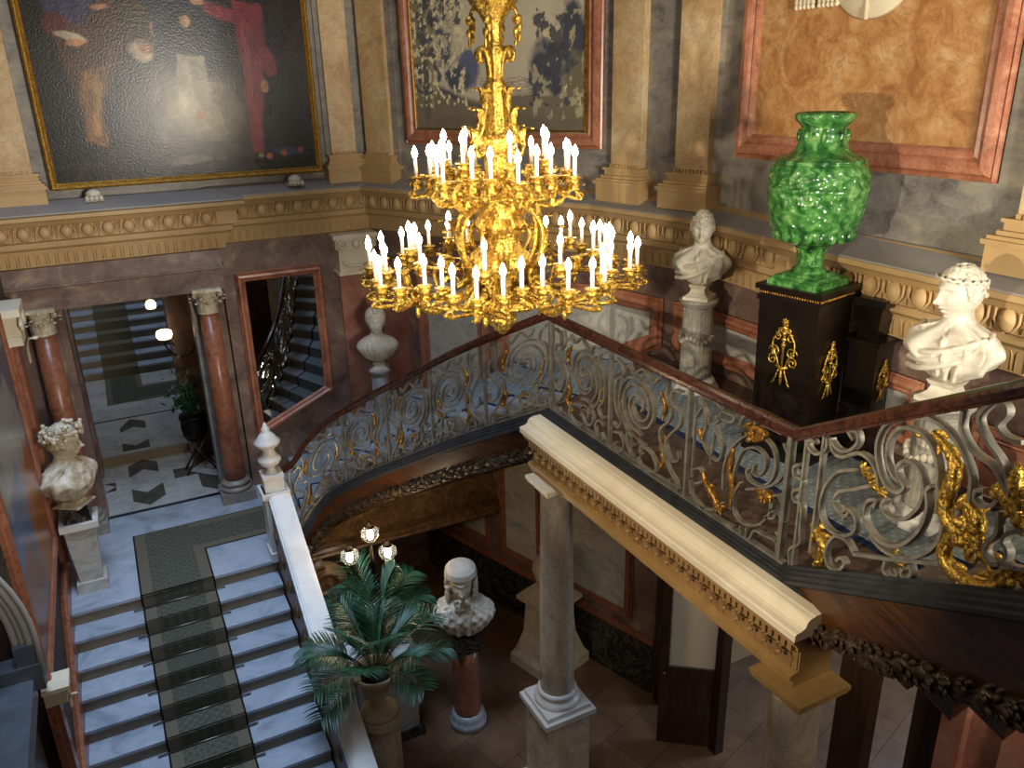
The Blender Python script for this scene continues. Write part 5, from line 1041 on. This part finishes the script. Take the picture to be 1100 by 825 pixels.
# ================================================================ green vase on its gilt-mounted pedestal
vx, vy, vz = 4.89, 4.54, 5.93
rz = .2
t = thing('majolica_vase', 'large green glazed relief vase on a black pedestal', 'vase', (vx, vy, vz))
def relief(r, z, a):
    if .40 < z < .86: return r+.011*noise.noise(Vector((math.cos(a)*9, math.sin(a)*9, z*22)))+.009*abs(math.sin(a*10+5*math.sin(z*11)))
    if .86 <= z < .98: return r+.016*noise.noise(Vector((math.cos(a)*6, math.sin(a)*6, z*10)))
    if z < .40 and z > .33: return r*(1+.06*abs(math.sin(a*13)))
    return r
pv = [(.13, .10), (.10, .13), (.085, .17), (.082, .24), (.10, .29), (.12, .31), (.19, .34), (.265, .38), (.295, .42), (.30, .44), (.315, .47), (.335, .55), (.35, .65), (.355, .72), (.362, .74), (.362, .76), (.352, .78), (.355, .85), (.345, .90), (.32, .93), (.325, .95), (.30, .965), (.25, .985), (.20, 1.02), (.175, 1.07), (.165, 1.13), (.162, 1.18), (.175, 1.20), (.205, 1.23), (.215, 1.25), (.215, 1.275), (.19, 1.285), (.17, 1.27), (.15, 1.2), (.14, 1.1)]
b = MB(); b.lathe([tuple(p) for p in spl(pv, 5)], (vx, vy, vz), 220, relief)
for k in range(20):
    a = 2*PI*k/20; b.ell((vx+.272*math.cos(a), vy+.272*math.sin(a), vz+.405), .042, .042, .055, None, 8, 6)
for k in range(8):
    a = 2*PI*k/8; c = Vector((vx+.355*math.cos(a), vy+.355*math.sin(a), vz+.84)); o_ = Vector((math.cos(a), math.sin(a), 0)); sd = Vector((-o_.y, o_.x, 0))
    e = MB(); e.tube([c-o_*.02+sd*(.06*(1-q/20)*math.cos(q*.6))+Vector((0, 0, .06*(1-q/20)*math.sin(q*.6))) for q in range(20)], .012, 6); e.build('scroll_boss', 'green', t)
    acanthus(b, Vector((vx+.305*math.cos(a+.3), vy+.305*math.sin(a+.3), vz+.47)), o_, .18, .12, .12)
    acanthus(b, Vector((vx+.085*math.cos(a), vy+.085*math.sin(a), vz+.13)), o_, .17, .06, .25)
    b.ell((vx+.17*math.cos(a), vy+.17*math.sin(a), vz+1.12), .02, .02, .05)

b.build('body', 'green', t)
b = MB(); Rz = Matrix.Rotation(rz, 3, 'Z')
for h0, h1, w0, w1 in ((0, .05, .22, .22), (.05, .075, .20, .18), (.075, .10, .16, .13)):
    vs = [tuple(Rz @ Vector((sx*w, sy*w, 0))+Vector((vx, vy, vz+h))) for h, w in ((h0, w0), (h1, w1)) for sx, sy in ((-1, -1), (1, -1), (1, 1), (-1, 1))]; b.add(vs, [(3, 2, 1, 0), (4, 5, 6, 7), (0, 1, 5, 4), (1, 2, 6, 5), (2, 3, 7, 6), (3, 0, 4, 7)])
b.lathe([(.14, .10), (.13, .12), (.10, .15)], (vx, vy, vz), 32); b.build('foot', 'green', t)
# pedestal
def rb(b, x, y, z0, z1, hx, hy, mi=None, hx1=None, hy1=None):
    hx1 = hx1 or hx; hy1 = hy1 or hy
    vs = [tuple(Rz @ Vector((sx*a, sy*c, 0))+Vector((x, y, z))) for z, a, c in ((z0, hx, hy), (z1, hx1, hy1)) for sx, sy in ((-1, -1), (1, -1), (1, 1), (-1, 1))]; b.add(vs, [(3, 2, 1, 0), (4, 5, 6, 7), (0, 1, 5, 4), (1, 2, 6, 5), (2, 3, 7, 6), (3, 0, 4, 7)], False, mi)
def gilt_mount(b, c, nv, Hh_):           # basket of scrolls and flowers on a vertical face, height Hh_
    nv = Vector(nv); sd = Vector((0, 0, 1)).cross(nv).normalized(); k = Hh_/.6; c = Vector(c)
    P = lambda u_, v_: c+sd*u_*k+Vector((0, 0, v_*k))+nv*.012
    for s_ in (-1, 1):
        for (u_, v_, r0, a0, tn) in ((.075, .0, .05, 0, 1.5), (.085, -.07, .045, 2, -1.4), (.06, .12, .035, 1, 1.3), (.035, .18, .025, 2, 1.2)):
            b.tube([P(s_*(u_+p[0]-0), v_+p[1]) for p in spiral(0, 0, r0, .008, a0, tn, 10)], .007*k, 6)
        b.tube([P(s_*.02, -.14), P(s_*.05, -.05), P(s_*.10, .03), P(s_*.09, .10), P(s_*.05, .16), P(0, .21)], .008*k, 6)
        for q in range(4): b.ell(P(s_*(.03+.012*q), -.16-.03*q), .008*k, .008*k, .025*k, frame_to(sd*s_*(.3+.2*q)-Vector((0, 0, 1))), 6, 5)
    for q in range(5): b.ell(P(0, .06+.045*q), .022*k, .022*k, .022*k, None, 7, 5)
    b.tube([P(0, -.14), P(0, .25)], .009*k, 6); b.tube([P(-.05, -.11), P(0, -.135), P(.05, -.11)], .013*k, 6); b.ell(P(0, -.20), .016*k, .012*k, .07*k, None, 7, 5); rosette(b, P(0, .24), nv, .035*k)
t = thing('black_pedestal', 'ebonised pedestal with gilt bronze mounts under the green vase', 'pedestal', (vx, vy, GZ))
b = MB(); rb(b, vx, vy, GZ, GZ+.14, .27, .30); rb(b, vx, vy, GZ+.14, GZ+1.32, .22, .25, None, .235, .265); rb(b, vx, vy, GZ+1.32, GZ+1.36, .25, .28); rb(b, vx, vy, GZ+1.41, GZ+1.45, .265, .295); rb(b, vx, vy, GZ+1.36, GZ+1.41, .24, .27); b.build('body', 'ebony', t)
b = MB(); fx = Rz @ Vector((-1, 0, 0)); fy = Rz @ Vector((0, -1, 0)); P0 = Vector((vx, vy, 0))
gilt_mount(b, P0+fx*.235+Vector((0, 0, GZ+.93)), fx, .62); b.build('gilt_mount', 'gilt', t); b = MB()
gilt_mount(b, P0+fy*.265+Vector((0, 0, GZ+.80)), fy, .52)
b.build('gilt_mount', 'gilt', t)
b = MB()
for d, e, L in ((fx, fy, .28), (fy, fx, .25)):
    w_ = (.245 if L == .28 else .275)
    for k in range(24): b.ell(P0+d*w_+e*(L*(-1+2*(k+.5)/24))*.95+Vector((0, 0, GZ+1.385)), .008, .008, .012, None, 6, 4)
b.build('bead_border', 'gilt_dull', t)
x2, y2 = 5.34, 4.24
t = thing('black_stand', 'lower ebonised stand with gilt mount, tucked behind the black pedestal', 'stand', (x2, y2, GZ))
b = MB(); rb(b, x2, y2, GZ, GZ+.98, .13, .13); rb(b, x2, y2, GZ+.98, GZ+1.02, .16, .16); rb(b, x2, y2, GZ+1.02, GZ+1.3, .08, .08, None, .12, .12); rb(b, x2, y2, GZ+1.3, GZ+1.36, .16, .16); b.build('body', 'ebony', t)
b = MB(); gilt_mount(b, Vector((x2, y2, GZ+.68))+fy*.13, fy, .40); b.build('gilt_mount', 'gilt', t)

# emblem carved on the ochre panel
t = thing('carved_emblem', 'cream carved shield with hanging tassels high on the ochre panel', 'emblem', pB(4.85, 8.2))
b = MB(); b.lathe([(.02, .07), (.2, .06), (.36, .02), (.38, 0)], (0, 0, 0), 32)
for i in range(len(b.v)): v = b.v[i]; b.v[i] = tuple(pB(4.85+v[0]*1.0, 8.18+v[1]*.85, .02+v[2]))
b.tube([pB(4.85, 8.5, .09), pB(4.85, 7.86, .06)], .02, 6); b.build('shield', 'creamstone', t)
for yy in (5.5, 5.25, 4.42, 4.2):
    b = MB()
    for k in range(5): b.tube([pB(yy+(k-2)*.035, 8.3, .04), pB(yy+(k-2)*.045, 8.02, .05)], [.018, .022], 6); b.ell(pB(yy+(k-2)*.045, 8.0, .05), .022, .022, .022)
    b.build('tassel', 'creamstone', t)

# ================================================================ chandelier
cx, cy = 2.35, 4.85
Zp = lambda py: 7.94-.00586*py
S_ = .00616
t = ch = thing('chandelier', 'large gilt bronze two-tier chandelier with many lit candle bulbs', 'chandelier', (cx, cy, 5.8))
def gil(r, z, a): return r*(1+.07*math.sin(a*8))
prof_c = [(3, 358), (8, 352), (14, 344), (16, 336), (13, 330), (24, 327), (40, 320), (42, 316), (34, 311), (22, 306), (15, 300), (24, 290), (34, 275), (30, 262), (18, 250), (22, 240), (26, 228), (20, 215), (12, 205), (16, 195), (20, 185), (13, 175), (13, 150), (19, 142), (17, 134), (14, 128), (12, 110), (9, 88), (12, 82), (8, 76), (9, 60), (13, 50), (8, 42), (8, 22), (14, 12), (22, 2), (26, -8), (18, -18), (8, -26), (6, -60), (12, -70), (6, -80), (3, -90)]
b = MB(); b.lathe([(r*S_, Zp(py)) for r, py in prof_c], (cx, cy, 0), 48, gil); b.build('stem', 'gilt', t)
b = MB(); b.tube([(cx, cy, Zp(-88)), (cx, cy, 10.6)], .012, 8); b.build('chain', 'gilt_dull', t)
cc = Vector((cx, cy, 0)); up = Vector((0, 0, 1))
def ring_pt(a, r, z): return Vector((cx+r*math.cos(a), cy+r*math.sin(a), z))
# cage scrolls, cartouches, pendants
for k in range(6):
    a = 2*PI*k/6+.2; b = MB()
    q = spl([(20, 205), (38, 212), (50, 235), (47, 262), (34, 285), (40, 305), (52, 318), (60, 308), (54, 298)], 7)
    b.tube([ring_pt(a, p[0]*S_, Zp(p[1])) for p in q], [.022*(.55+.6*math.sin(PI*i/len(q))) for i in range(len(q))], 8)
    q = spl([(12, 218), (26, 226), (32, 244), (24, 262), (30, 276)], 6); b.tube([ring_pt(a+.3, p[0]*S_, Zp(p[1])) for p in q], .015, 7)
    for py, r, h in ((215, 44, .12), (250, 52, .14), (290, 40, .12)):
        p = ring_pt(a, r*S_, Zp(py)); o_ = Vector((math.cos(a), math.sin(a), 0)); acanthus(b, p, o_, h, .09, .7)
    b.build('scroll_bracket', 'gilt', t)
for k in range(4):
    a = 2*PI*k/4+.45; b = MB()
    q = spl([(10, 80), (15, 92), (17, 108), (26, 130), (34, 142), (30, 152), (22, 150), (20, 142)], 6)
    b.tube([ring_pt(a, p[0]*S_, Zp(p[1])) for p in q], [.013+.006*math.sin(i*.9) for i in range(len(q))], 7)
    for py, r in ((100, 17), (120, 23), (140, 33)): acanthus(b, ring_pt(a, r*S_, Zp(py)), (math.cos(a), math.sin(a), 0), .10, .06, .6)
    q = spl([(8, 74), (10, 58), (15, 46), (22, 46), (24, 54), (19, 58)], 6); b.tube([ring_pt(a, p[0]*S_, Zp(p[1])) for p in q], .014, 7)
    b.build('upper_scroll', 'gilt', t)
    b = MB(); q = ring_pt(a+.4, 24*S_, 0)
    b.tube([ring_pt(a+.4, 10*S_, Zp(2)), ring_pt(a+.4, 22*S_, Zp(8)), ring_pt(a+.4, 25*S_, Zp(18))], .012, 6); b.ell((q.x, q.y, Zp(18)), .032, .032, .03)
    for j in range(4): b.ell((q.x+.012*(-1)**j, q.y, Zp(25+5*j)), .022-.004*j, .022-.004*j, .03)
    b.build('pendant', 'gilt', t)
b = MB()
for k in range(10):
    a = 2*PI*k/10; o_ = (math.cos(a), math.sin(a), 0)
    acanthus(b, ring_pt(a, 24*S_, Zp(316)), o_, .13, .10, .5); acanthus(b, ring_pt(a, 12*S_, Zp(196)), o_, .14, .09, .6); acanthus(b, ring_pt(a, 16*S_, Zp(258)), o_, .16, .10, .6); acanthus(b, ring_pt(a+.3, 10*S_, Zp(147)), o_, .10, .07, .5)
    b.ell(ring_pt(a, 13*S_, Zp(338+3*(k % 2))), .022, .022, .03); b.ell(ring_pt(a, 8*S_, Zp(348)), .018, .018, .028)
b.build('acanthus_leaves', 'gilt', t)
cand_proto = bulb_proto = None
def candle(p, h=.125):
    global cand_proto, bulb_proto
    if cand_proto is None:
        b = MB(); b.lathe([(.0125, 0), (.0125, .115)], (0, 0, 0), 12); cand_proto = b.build('candle', 'sleeve'); 
        b = MB(); b.lathe([(.008, 0), (.017, .014), (.020, .028), (.0165, .046), (.009, .062), (.002, .076)], (0, 0, 0), 12); bulb_proto = b.build('bulb', 'bulb')
        c_, d_ = cand_proto, bulb_proto
    else:
        c_ = cand_proto.copy(); d_ = bulb_proto.copy(); C.objects.link(c_); C.objects.link(d_)
    c_.parent = ch; c_.matrix_parent_inverse = world_of(ch).inverted(); c_.location = p
    d_.parent = c_; d_.matrix_parent_inverse = Matrix.Identity(4); d_.location = (0, 0, .115)
def cup(b, p):      # drip pan and leafy socket under a candle
    b.lathe([(.008, -.075), (.02, -.065), (.012, -.055), (.03, -.035), (.034, -.012), (.024, -.006), (.022, 0), (.045, .004), (.048, .010), (.012, .012)], p, 14, gil)
    for k in range(5): a = 2*PI*k/5; acanthus(b, Vector(p)+Vector((.016*math.cos(a), .016*math.sin(a), -.07)), (math.cos(a), math.sin(a), 0), .045, .03, .9)
def arm_path(b, pts, r):
    q = spl(pts, 7); n_ = len(q); b.tube(q, [r*(.75+.45*math.sin(PI*i/n_)+.12*math.sin(i*1.3)) for i in range(n_)], 8)
    for i in range(3, n_-2, 5):
        d = Vector(q[i+1]-q[i-1]).normalized(); b_ = d.cross(up).normalized()
        for s_ in (-1, 1): b.ell(Vector(q[i])+b_*s_*r*1.1+up*r*.4, r*.5, r*.9, r*2.0, frame_to(d+b_*s_*.8), 6, 4)
def tier(n_, a0, r0, z0, rh, zh, nc, rc, zc, low):
    for k in range(n_):
        a = a0+2*PI*k/n_; o_ = Vector((math.cos(a), math.sin(a), 0)); sd = Vector((-o_.y, o_.x, 0)); b = MB()
        arm_path(b, [ring_pt(a, r0, z0), ring_pt(a, r0+(rh-r0)*.3, z0-low), ring_pt(a, r0+(rh-r0)*.75, zh-low*.9), ring_pt(a, rh+.02, zh-.03), ring_pt(a, rh-.02, zh+.05)], .020)
        hub = ring_pt(a, rh, zh)
        arm_path(b, [ring_pt(a, rh*.62, zh-low*1.1), ring_pt(a, rh*.70, zh+.02), ring_pt(a, rh*.60, zh+.07), ring_pt(a, rh*.52, zh+.03)], .012)
        acanthus(b, hub-up*.07, o_, .12, .12, .8); b.ell(hub-up*.04, .035, .035, .06); b.ell(hub-up*.12, .018, .018, .04)
        for j in range(nc):
            if j == nc-1 and nc > 3: pc = hub+up*(zc+.07)-o_*.04
            else:
                m2 = nc-1 if nc > 3 else nc; th = -1.25+2.5*(j+.0)/(m2-1); pc = hub+(o_*math.cos(th)+sd*math.sin(th))*rc+up*(zc-.03*math.cos(th))
                mid = (hub+pc)/2-up*.09; arm_path(b, [hub-up*.05, mid, pc-up*.13+(pc-hub)*.25, pc-up*.06], .011)
                rr = spiral(0, 0, .03, .006, 0, 1.2, 8); e = Vector((pc-hub).x and (pc-hub) or o_).normalized(); e.z = 0
                b.tube([pc-up*.11+e*(p[0]+.03)+up*p[1] for p in rr], .006, 5)
            cup(b, pc); candle(pc+up*.010, .115 if nc > 3 else .12)
        b.build('branch', 'gilt', ch)
tier(8, .18, .12, 6.34, .66, 6.24, 6, .25, .11, .16)
tier(7, .0, .08, 6.90, .38, 6.88, 4, .15, .06, .12)
for k in range(6):
    a = 2*PI*k/6+.5; b = MB(); arm_path(b, [ring_pt(a, .06, 6.95), ring_pt(a, .20, 6.76), ring_pt(a, .36, 6.72), ring_pt(a, .47, 6.84), ring_pt(a, .40, 6.90), ring_pt(a, .36, 6.84)], .015); acanthus(b, ring_pt(a, .36, 6.76), (math.cos(a), math.sin(a), 0), .12, .10, .5); b.build('garland_scroll', 'gilt', ch)
# ================================================================ plants, urns, lamps
def frond(b, base, d, L, droop, rnd, nl=15, lw=.012, ll=.36, mi=0, smi=1):
    base = Vector(base); d = Vector(d).normalized(); pts = []
    p = base.copy(); dv = d.copy(); st = L/18
    for i in range(19): pts.append(p.copy()); p = p+dv*st; dv = (dv+Vector((0, 0, -droop*(.3+i/18)))).normalized()
    b.tube(pts, [.008*(1-.7*i/18) for i in range(19)], 5, smi)
    for i in range(nl):
        t_ = .38+.60*i/(nl-1); k = t_*18; i0 = min(int(k), 17); c = pts[i0]+(pts[i0+1]-pts[i0])*(k-i0); ax = (pts[i0+1]-pts[i0]).normalized()
        sd = ax.cross(Vector((0, 0, 1))); sd = sd.normalized() if sd.length > .05 else Vector((1, 0, 0)); l_ = ll*(math.sin(PI*(.25+.7*(t_-.38)/.62))**.7)
        for s_ in (-1, 1):
            o_ = (sd*s_*1.0+ax*(.75+.25*rnd.random())+Vector((0, 0, .18))).normalized(); q = [c]; dd = o_.copy()
            for j in range(4): q.append(q[-1]+dd*l_/4); dd = (dd+Vector((0, 0, -.12-.12*rnd.random()))).normalized()
            wv = o_.cross(Vector((0, 0, 1))).normalized()*lw; ww = (.35, 1, .9, .55, .05); vs = []
            for j in range(5): vs += [q[j]-wv*ww[j], q[j]+Vector((0, 0, -.006*ww[j])), q[j]+wv*ww[j]]
            fs = []
            for j in range(4): a = j*3; fs += [(a, a+1, a+4, a+3), (a+1, a+2, a+5, a+4)]
            b.add(vs, fs, True, mi)
def palm(label, base, n_, L, seed, stem_h=.1, spread=(.15, .95), droop=.1):
    rnd = random.Random(seed); t = thing('potted_palm', label, 'plant', base); base = Vector(base)
    for k in range(n_):
        a = 2*PI*k/n_*1.618*2.3+rnd.uniform(-.3, .3); e = spread[0]+(spread[1]-spread[0])*((k+.5)/n_); z = math.cos(e*PI/2); r = math.sin(e*PI/2)
        b = MB(); frond(b, base+Vector((.03*math.cos(a), .03*math.sin(a), 0)), (r*math.cos(a), r*math.sin(a), z), L*rnd.uniform(.8, 1.1), droop*rnd.uniform(.8, 1.3), rnd); b.build('frond', ['leaf', 'stem'], t)
    b = MB(); b.lathe([(.15, -.04), (.15, 0), (.05, .015)], tuple(base), 20); b.build('soil', 'soil', t)
    return t
# urn on a column beside the balustrade
x, y = 1.67, 6.65; dz = 1.36
t = thing('stone_urn', 'cream stone urn on a round column, holding the front palm', 'urn', (x, y, dz))
b = MB(); b.lathe([(.20, 0), (.205, .03), (.18, .05), (.11, .08), (.07, .12), (.075, .14), (.06, .17), (.09, .21), (.135, .25), (.15, .31), (.145, .35), (.16, .365), (.135, .38), (.165, .45), (.23, .50), (.25, .52), (.245, .54), (.21, .54), (.18, .50), (.15, .44), (.10, .42)], (x, y, dz), 44); b.build('body', 'creamstone', t)
t = thing('round_column', 'round cream marble column carrying the palm urn beside the balustrade', 'pedestal', (x, y, 0))
b = MB(); b.lathe([(.2, .12), (.2, dz-.12)], (x, y, 0), 40); b.build('shaft', 'colcream', t)
b = MB(); b.lathe([(.20, 0), (.215, .08), (.2, .12)], (x, y, 0), 40); b.lathe([(.2, dz-.12), (.23, dz-.09), (.22, dz-.07), (.215, dz-.04), (.215, dz)], (x, y, 0), 40); b.build('mouldings', 'creamstone', t)
palm('dark green palm in the cream stone urn at bottom centre-left', (x, y, dz+.50), 20, .85, 4, spread=(.05, .80), droop=.07)
# box pedestal with bronze planter, second palm and three lit glass globes
bx0, by0 = 2.05, 7.72
t = thing('marble_block_pedestal', 'grey veined marble block pedestal with black plinth behind the palms', 'pedestal', (bx0, by0, 0))
b = MB(); b.box((bx0-.38, by0-.18, .12), (bx0+.33, by0+.36, 1.18)); b.build('block', 'white', t)
b = MB(); b.box((bx0-.43, by0-.23, 0), (bx0+.38, by0+.41, .12)); b.build('plinth', 'black', t)
b = MB(); b.box((bx0-.42, by0-.22, 1.18), (bx0+.37, by0+.40, 1.26)); b.build('top_slab', 'white_paint', t)
t = thing('bronze_planter', 'dark bronze planter on the grey marble block', 'planter', (bx0-.02, by0+.05, 1.26))
b = MB(); b.lathe([(.13, 0), (.14, .03), (.08, .06), (.17, .16), (.21, .28), (.19, .36), (.21, .38), (.18, .38), (.16, .3)], (bx0-.02, by0+.05, 1.26), 36); b.build('body', 'bronze', t)
palm('palm with drooping fronds in the dark bronze planter, beside the glass lamps', (bx0-.02, by0+.05, 1.60), 11, .80, 9, spread=(.1, .85), droop=.09)
palm_ = None
lx, ly = 2.12, 8.05
t = thing('glass_globe_lamp', 'bronze torch lamp with three lit glass globes behind the palms', 'lamp', (lx, ly, 1.26))
b = MB(); b.lathe([(.10, 0), (.11, .02), (.03, .05), (.022, .4), (.04, .45), (.02, .5), (.02, .9), (.05, .95), (.02, 1.0), (.015, 1.2)], (lx, ly, 1.26), 20)
gl = [(lx-.0, ly-.02, 2.62), (lx+.18, ly-.05, 2.34), (lx-.27, ly-.05, 2.42)]
for g_ in gl[1:]: b.tube(spl([(lx, ly, 2.15), ((lx+g_[0])/2, ly-.03, 2.05), (g_[0], g_[1], g_[2]-.12), (g_[0], g_[1], g_[2]-.07)], 6), .010, 6)
b.build('stand', 'bronze', t)
for g_ in gl:
    b = MB(); b.lathe([(.03, -.09), (.07, -.07), (.105, -.01), (.10, .05), (.06, .09), (.045, .10)], g_, 24, lambda r, z, a: r*(1+.03*math.sin(a*12))); o = b.build('glass_globe', 'glass', t)
    b = MB(); b.ell(g_, .026, .026, .04); b.build('bulb', 'bulb', t)
    b = MB(); b.lathe([(.055, .095), (.04, .12), (.01, .14), (.012, .16), (.002, .2)], g_, 16); b.build('finial', 'bronze', t)
    L = bpy.data.lights.new('globe_light', 'POINT'); L.energy = 9; L.color = (1, .72, .42); L.shadow_soft_size = .04; lo = bpy.data.objects.new('globe_light', L); C.objects.link(lo); lo.location = Vector(g_)+Vector((0, -.0, .17))
# sconce and planter inside the mirror portal
sx, sy, sz = .53, 12.45, 4.10
t = thing('glass_shade_sconce', 'bronze wall sconce with lit frilled glass shade beside the portal mirror', 'lamp', (.98, 12.4, 3.9))
b = MB(); b.tube(spl([(.96, 12.4, 4.0), (.85, 12.42, 3.78), (.66, 12.44, 3.76), (sx, sy, 3.92), (sx, sy, 4.02)], 7), .012, 6); b.ell((.97, 12.4, 4.0), .02, .05, .07); b.build('arm', 'bronze', t)
b = MB(); b.lathe([(.03, -.06), (.09, -.05), (.115, .0), (.11, .05), (.085, .075), (.07, .08)], (sx, sy, sz), 28, lambda r, z, a: r*(1+.05*math.sin(a*10))); b.build('glass_shade', 'shade', t)
t = thing('glass_shade_sconce', 'small crystal-topped lit shade high on the portal jamb', 'lamp', (.9, 11.7, 4.7))
b = MB(); b.tube(spl([(.98, 11.7, 4.9), (.75, 11.7, 4.92), (.50, 11.7, 4.94), (.40, 11.7, 4.88)], 6), .012, 6); b.build('arm', 'bronze', t)
b = MB(); b.lathe([(.025, .08), (.05, .065), (.07, .02), (.065, -.025), (.05, -.04)], (.40, 11.7, 4.74), 24, lambda r, z, a: r*(1+.05*math.sin(a*10))); b.build('glass_shade', 'shade', t)
px, py = .70, 12.15
t = thing('stone_planter', 'dark carved stone planter with a shrub on a crossed-leg stand in the portal', 'planter', (px, py, 2))
b = MB()
for s_ in (-1, 1): b.tube([(px-.22*s_, py-.12, 2.0), (px+.16*s_, py-.08, 2.62)], .016, 6); b.tube([(px-.22*s_, py+.12, 2.0), (px+.16*s_, py+.1, 2.62)], .016, 6)
b.build('stand', 'door', t)
b = MB(); b.lathe([(.10, 0), (.17, .1), (.19, .25), (.17, .36), (.20, .40), (.19, .43), (.15, .40)], (px, py, 2.5), 28, lambda r, z, a: r*(1+.04*math.sin(a*10))); b.build('pot', 'bronze', t)
b = MB(); rnd = random.Random(2)
for k in range(170):
    p = Vector((px-.06+max(-.3, min(.22, rnd.gauss(0, .11))), py+rnd.gauss(0, .10), 3.0+abs(rnd.gauss(0, .28)))); R = frame_to((rnd.gauss(0, 1), rnd.gauss(0, 1), .6)); q = [Vector((-.03, 0, 0)), Vector((0, .004, .07)), Vector((.03, 0, 0)), Vector((0, .004, -.06))]; b.add([p+R @ v for v in q], [(0, 1, 2, 3)], True)
for k in range(6): b.tube([(px, py, 2.9), (px+rnd.gauss(0, .1), py+rnd.gauss(0, .1), 3.4)], .008, 5)
tag(b.build('shrub', 'leaf'), 'dark leafy shrub growing in the portal planter', 'plant')

# baluster-shaped stone pedestal behind the far column
x, y = 4.42, 7.93
t = thing('stone_pedestal', 'flared cream stone pedestal with a square moulded foot, behind the far column', 'pedestal', (x, y, 0))
Re = Matrix.Rotation(math.radians(18), 3, 'Z')
def rsq(b, z0, z1, a, c):
    vs = [tuple(Re @ Vector((sx*w, sy*w, 0))+Vector((x, y, z))) for z, w in ((z0, a), (z1, c)) for sx, sy in ((-1, -1), (1, -1), (1, 1), (-1, 1))]; b.add(vs, [(3, 2, 1, 0), (4, 5, 6, 7), (0, 1, 5, 4), (1, 2, 6, 5), (2, 3, 7, 6), (3, 0, 4, 7)])
b = MB(); rsq(b, 0, .14, .38, .38); rsq(b, .14, .22, .38, .33); rsq(b, .22, .5, .33, .25); rsq(b, .5, .95, .25, .22); b.build('body', 'colcream', t)
b = MB(); rsq(b, .95, 1.02, .22, .31); rsq(b, 1.02, 1.08, .31, .31); b.build('cap_slab', 'colcream', t)
t = thing('stone_vase', 'rounded cream stone vase on the flared pedestal, hidden partly by the column', 'vase', (x, y, 1.08))
b = MB(); b.lathe([(.14, 0), (.15, .04), (.08, .09), (.17, .22), (.22, .38), (.2, .52), (.11, .62), (.13, .70), (.1, .72)], (x, y, 1.08), 32); b.build('body', 'colcream', t)
# red framed panels on the ground storey wall
def Epanel(s0, s1, z0, z1, lab):
    panel('wall_panel', lab, 'wall panel', [pE(s0, z0), pE(s0, z1), pE(s1, z1), pE(s1, z0)], nE, .13, .05, 'rosso', 'white')
Epanel(.35, 1.55, .95, 3.3, 'veined stone panel in dark red frame under the gallery, left of the wooden door')
Epanel(1.9, 2.75, .95, 3.3, 'veined stone panel in dark red frame just left of the far gallery column')
Epanel(2.95, 3.9, .95, 2.9, 'dim red-framed stone panel under the winding stair')
b = MB(); b.slab3([pE(0, .74, .03), pE(4.8, .74, .03), pE(4.8, .84, .03), pE(0, .84, .03)], -nE, .07); b.build('trim_dado_cap', 'rosso', None, 'structure')
# open wooden door leaf with glass
hA = Vector((4.84, 6.07, 0)); hB = Vector((5.42, 5.62, 0)); dd = (hB-hA).normalized(); dn = Vector((-dd.y, dd.x, 0)); LW = (hB-hA).length
t = thing('wooden_door', 'open dark wooden door leaf with a glazed upper half, under the gallery', 'door', hA)
def dbox(b, s0, s1, z0, z1, th, off=0): c = hA+dd*(s0+s1)/2+Vector((0, 0, (z0+z1)/2))+dn*off; b.obox(c, dd*(s1-s0)/2, dn*th/2, (0, 0, (z1-z0)/2))
b = MB(); dbox(b, 0, .1, .02, 2.75, .05); dbox(b, LW-.1, LW, .02, 2.75, .05); dbox(b, .1, LW-.1, .02, .22, .05); dbox(b, .1, LW-.1, .95, 1.12, .05); dbox(b, .1, LW-.1, 2.6, 2.75, .05); dbox(b, .1, LW-.1, .22, .95, .02); dbox(b, .15, LW-.15, .28, .89, .035); b.build('leaf', 'door', t)
b = MB(); dbox(b, .1, LW-.1, 1.12, 2.6, .008); b.build('glass', 'glass', t)
b = MB(); c = hA+dd*.05+Vector((0, 0, 1.05)); b.ell(c+dn*.05, .025, .025, .025); b.ell(c-dn*.05, .025, .025, .025); b.build('knob', 'brass', t)
b = MB(); b.box((5.22, 6.52, 0), (5.36, 6.66, 3.3)); b.box((5.30, 5.55, 0), (5.42, 5.66, 3.9)); b.build('trim_door_jamb', 'door', None, 'structure')
# side gallery arch at the lower left
t = thing('stone_ledge', 'grey blue marble ledge with stepped block end at the lower left corner', 'ledge', (-1.3, 6, 3.0))
b = MB(); b.box((-2.6, 4.9, 2.95), (-1.13, 6.42, 3.12)); b.box((-1.35, 6.40, 3.0), (-1.06, 6.66, 3.24)); b.box((-1.22, 6.42, 3.24), (-1.08, 6.60, 3.42)); b.build('slab', 'ledge', t)
b = MB(); b.box((-2.6, 4.9, 0), (-1.2, 6.4, 2.95)); b.build('body', 'black', t)
t = thing('stone_arch', 'grey moulded stone arch rising from the ledge at the left edge', 'arch', (-1.2, 6.5, 3.1))
b = MB()
for k, (r, w_) in enumerate(((0, .05), (.05, .035), (.10, .05), (.15, .035))):
    q = [(-1.20+r*.9, 6.50-.02*k, 3.12)]+[(-2.35+(1.15+r)*math.cos(a), 6.50-.02*k, 3.45+(1.25+r)*math.sin(a)) for a in np.linspace(0, PI, 28)]
    b.tube(q, w_*.62, 8)
b.build('moulding', 'buffgrey', t)
b = MB(); b.box((-3.6, 6.58, 3.1), (-1.25, 6.68, 5.2)); b.build('dark_recess', 'door', t)
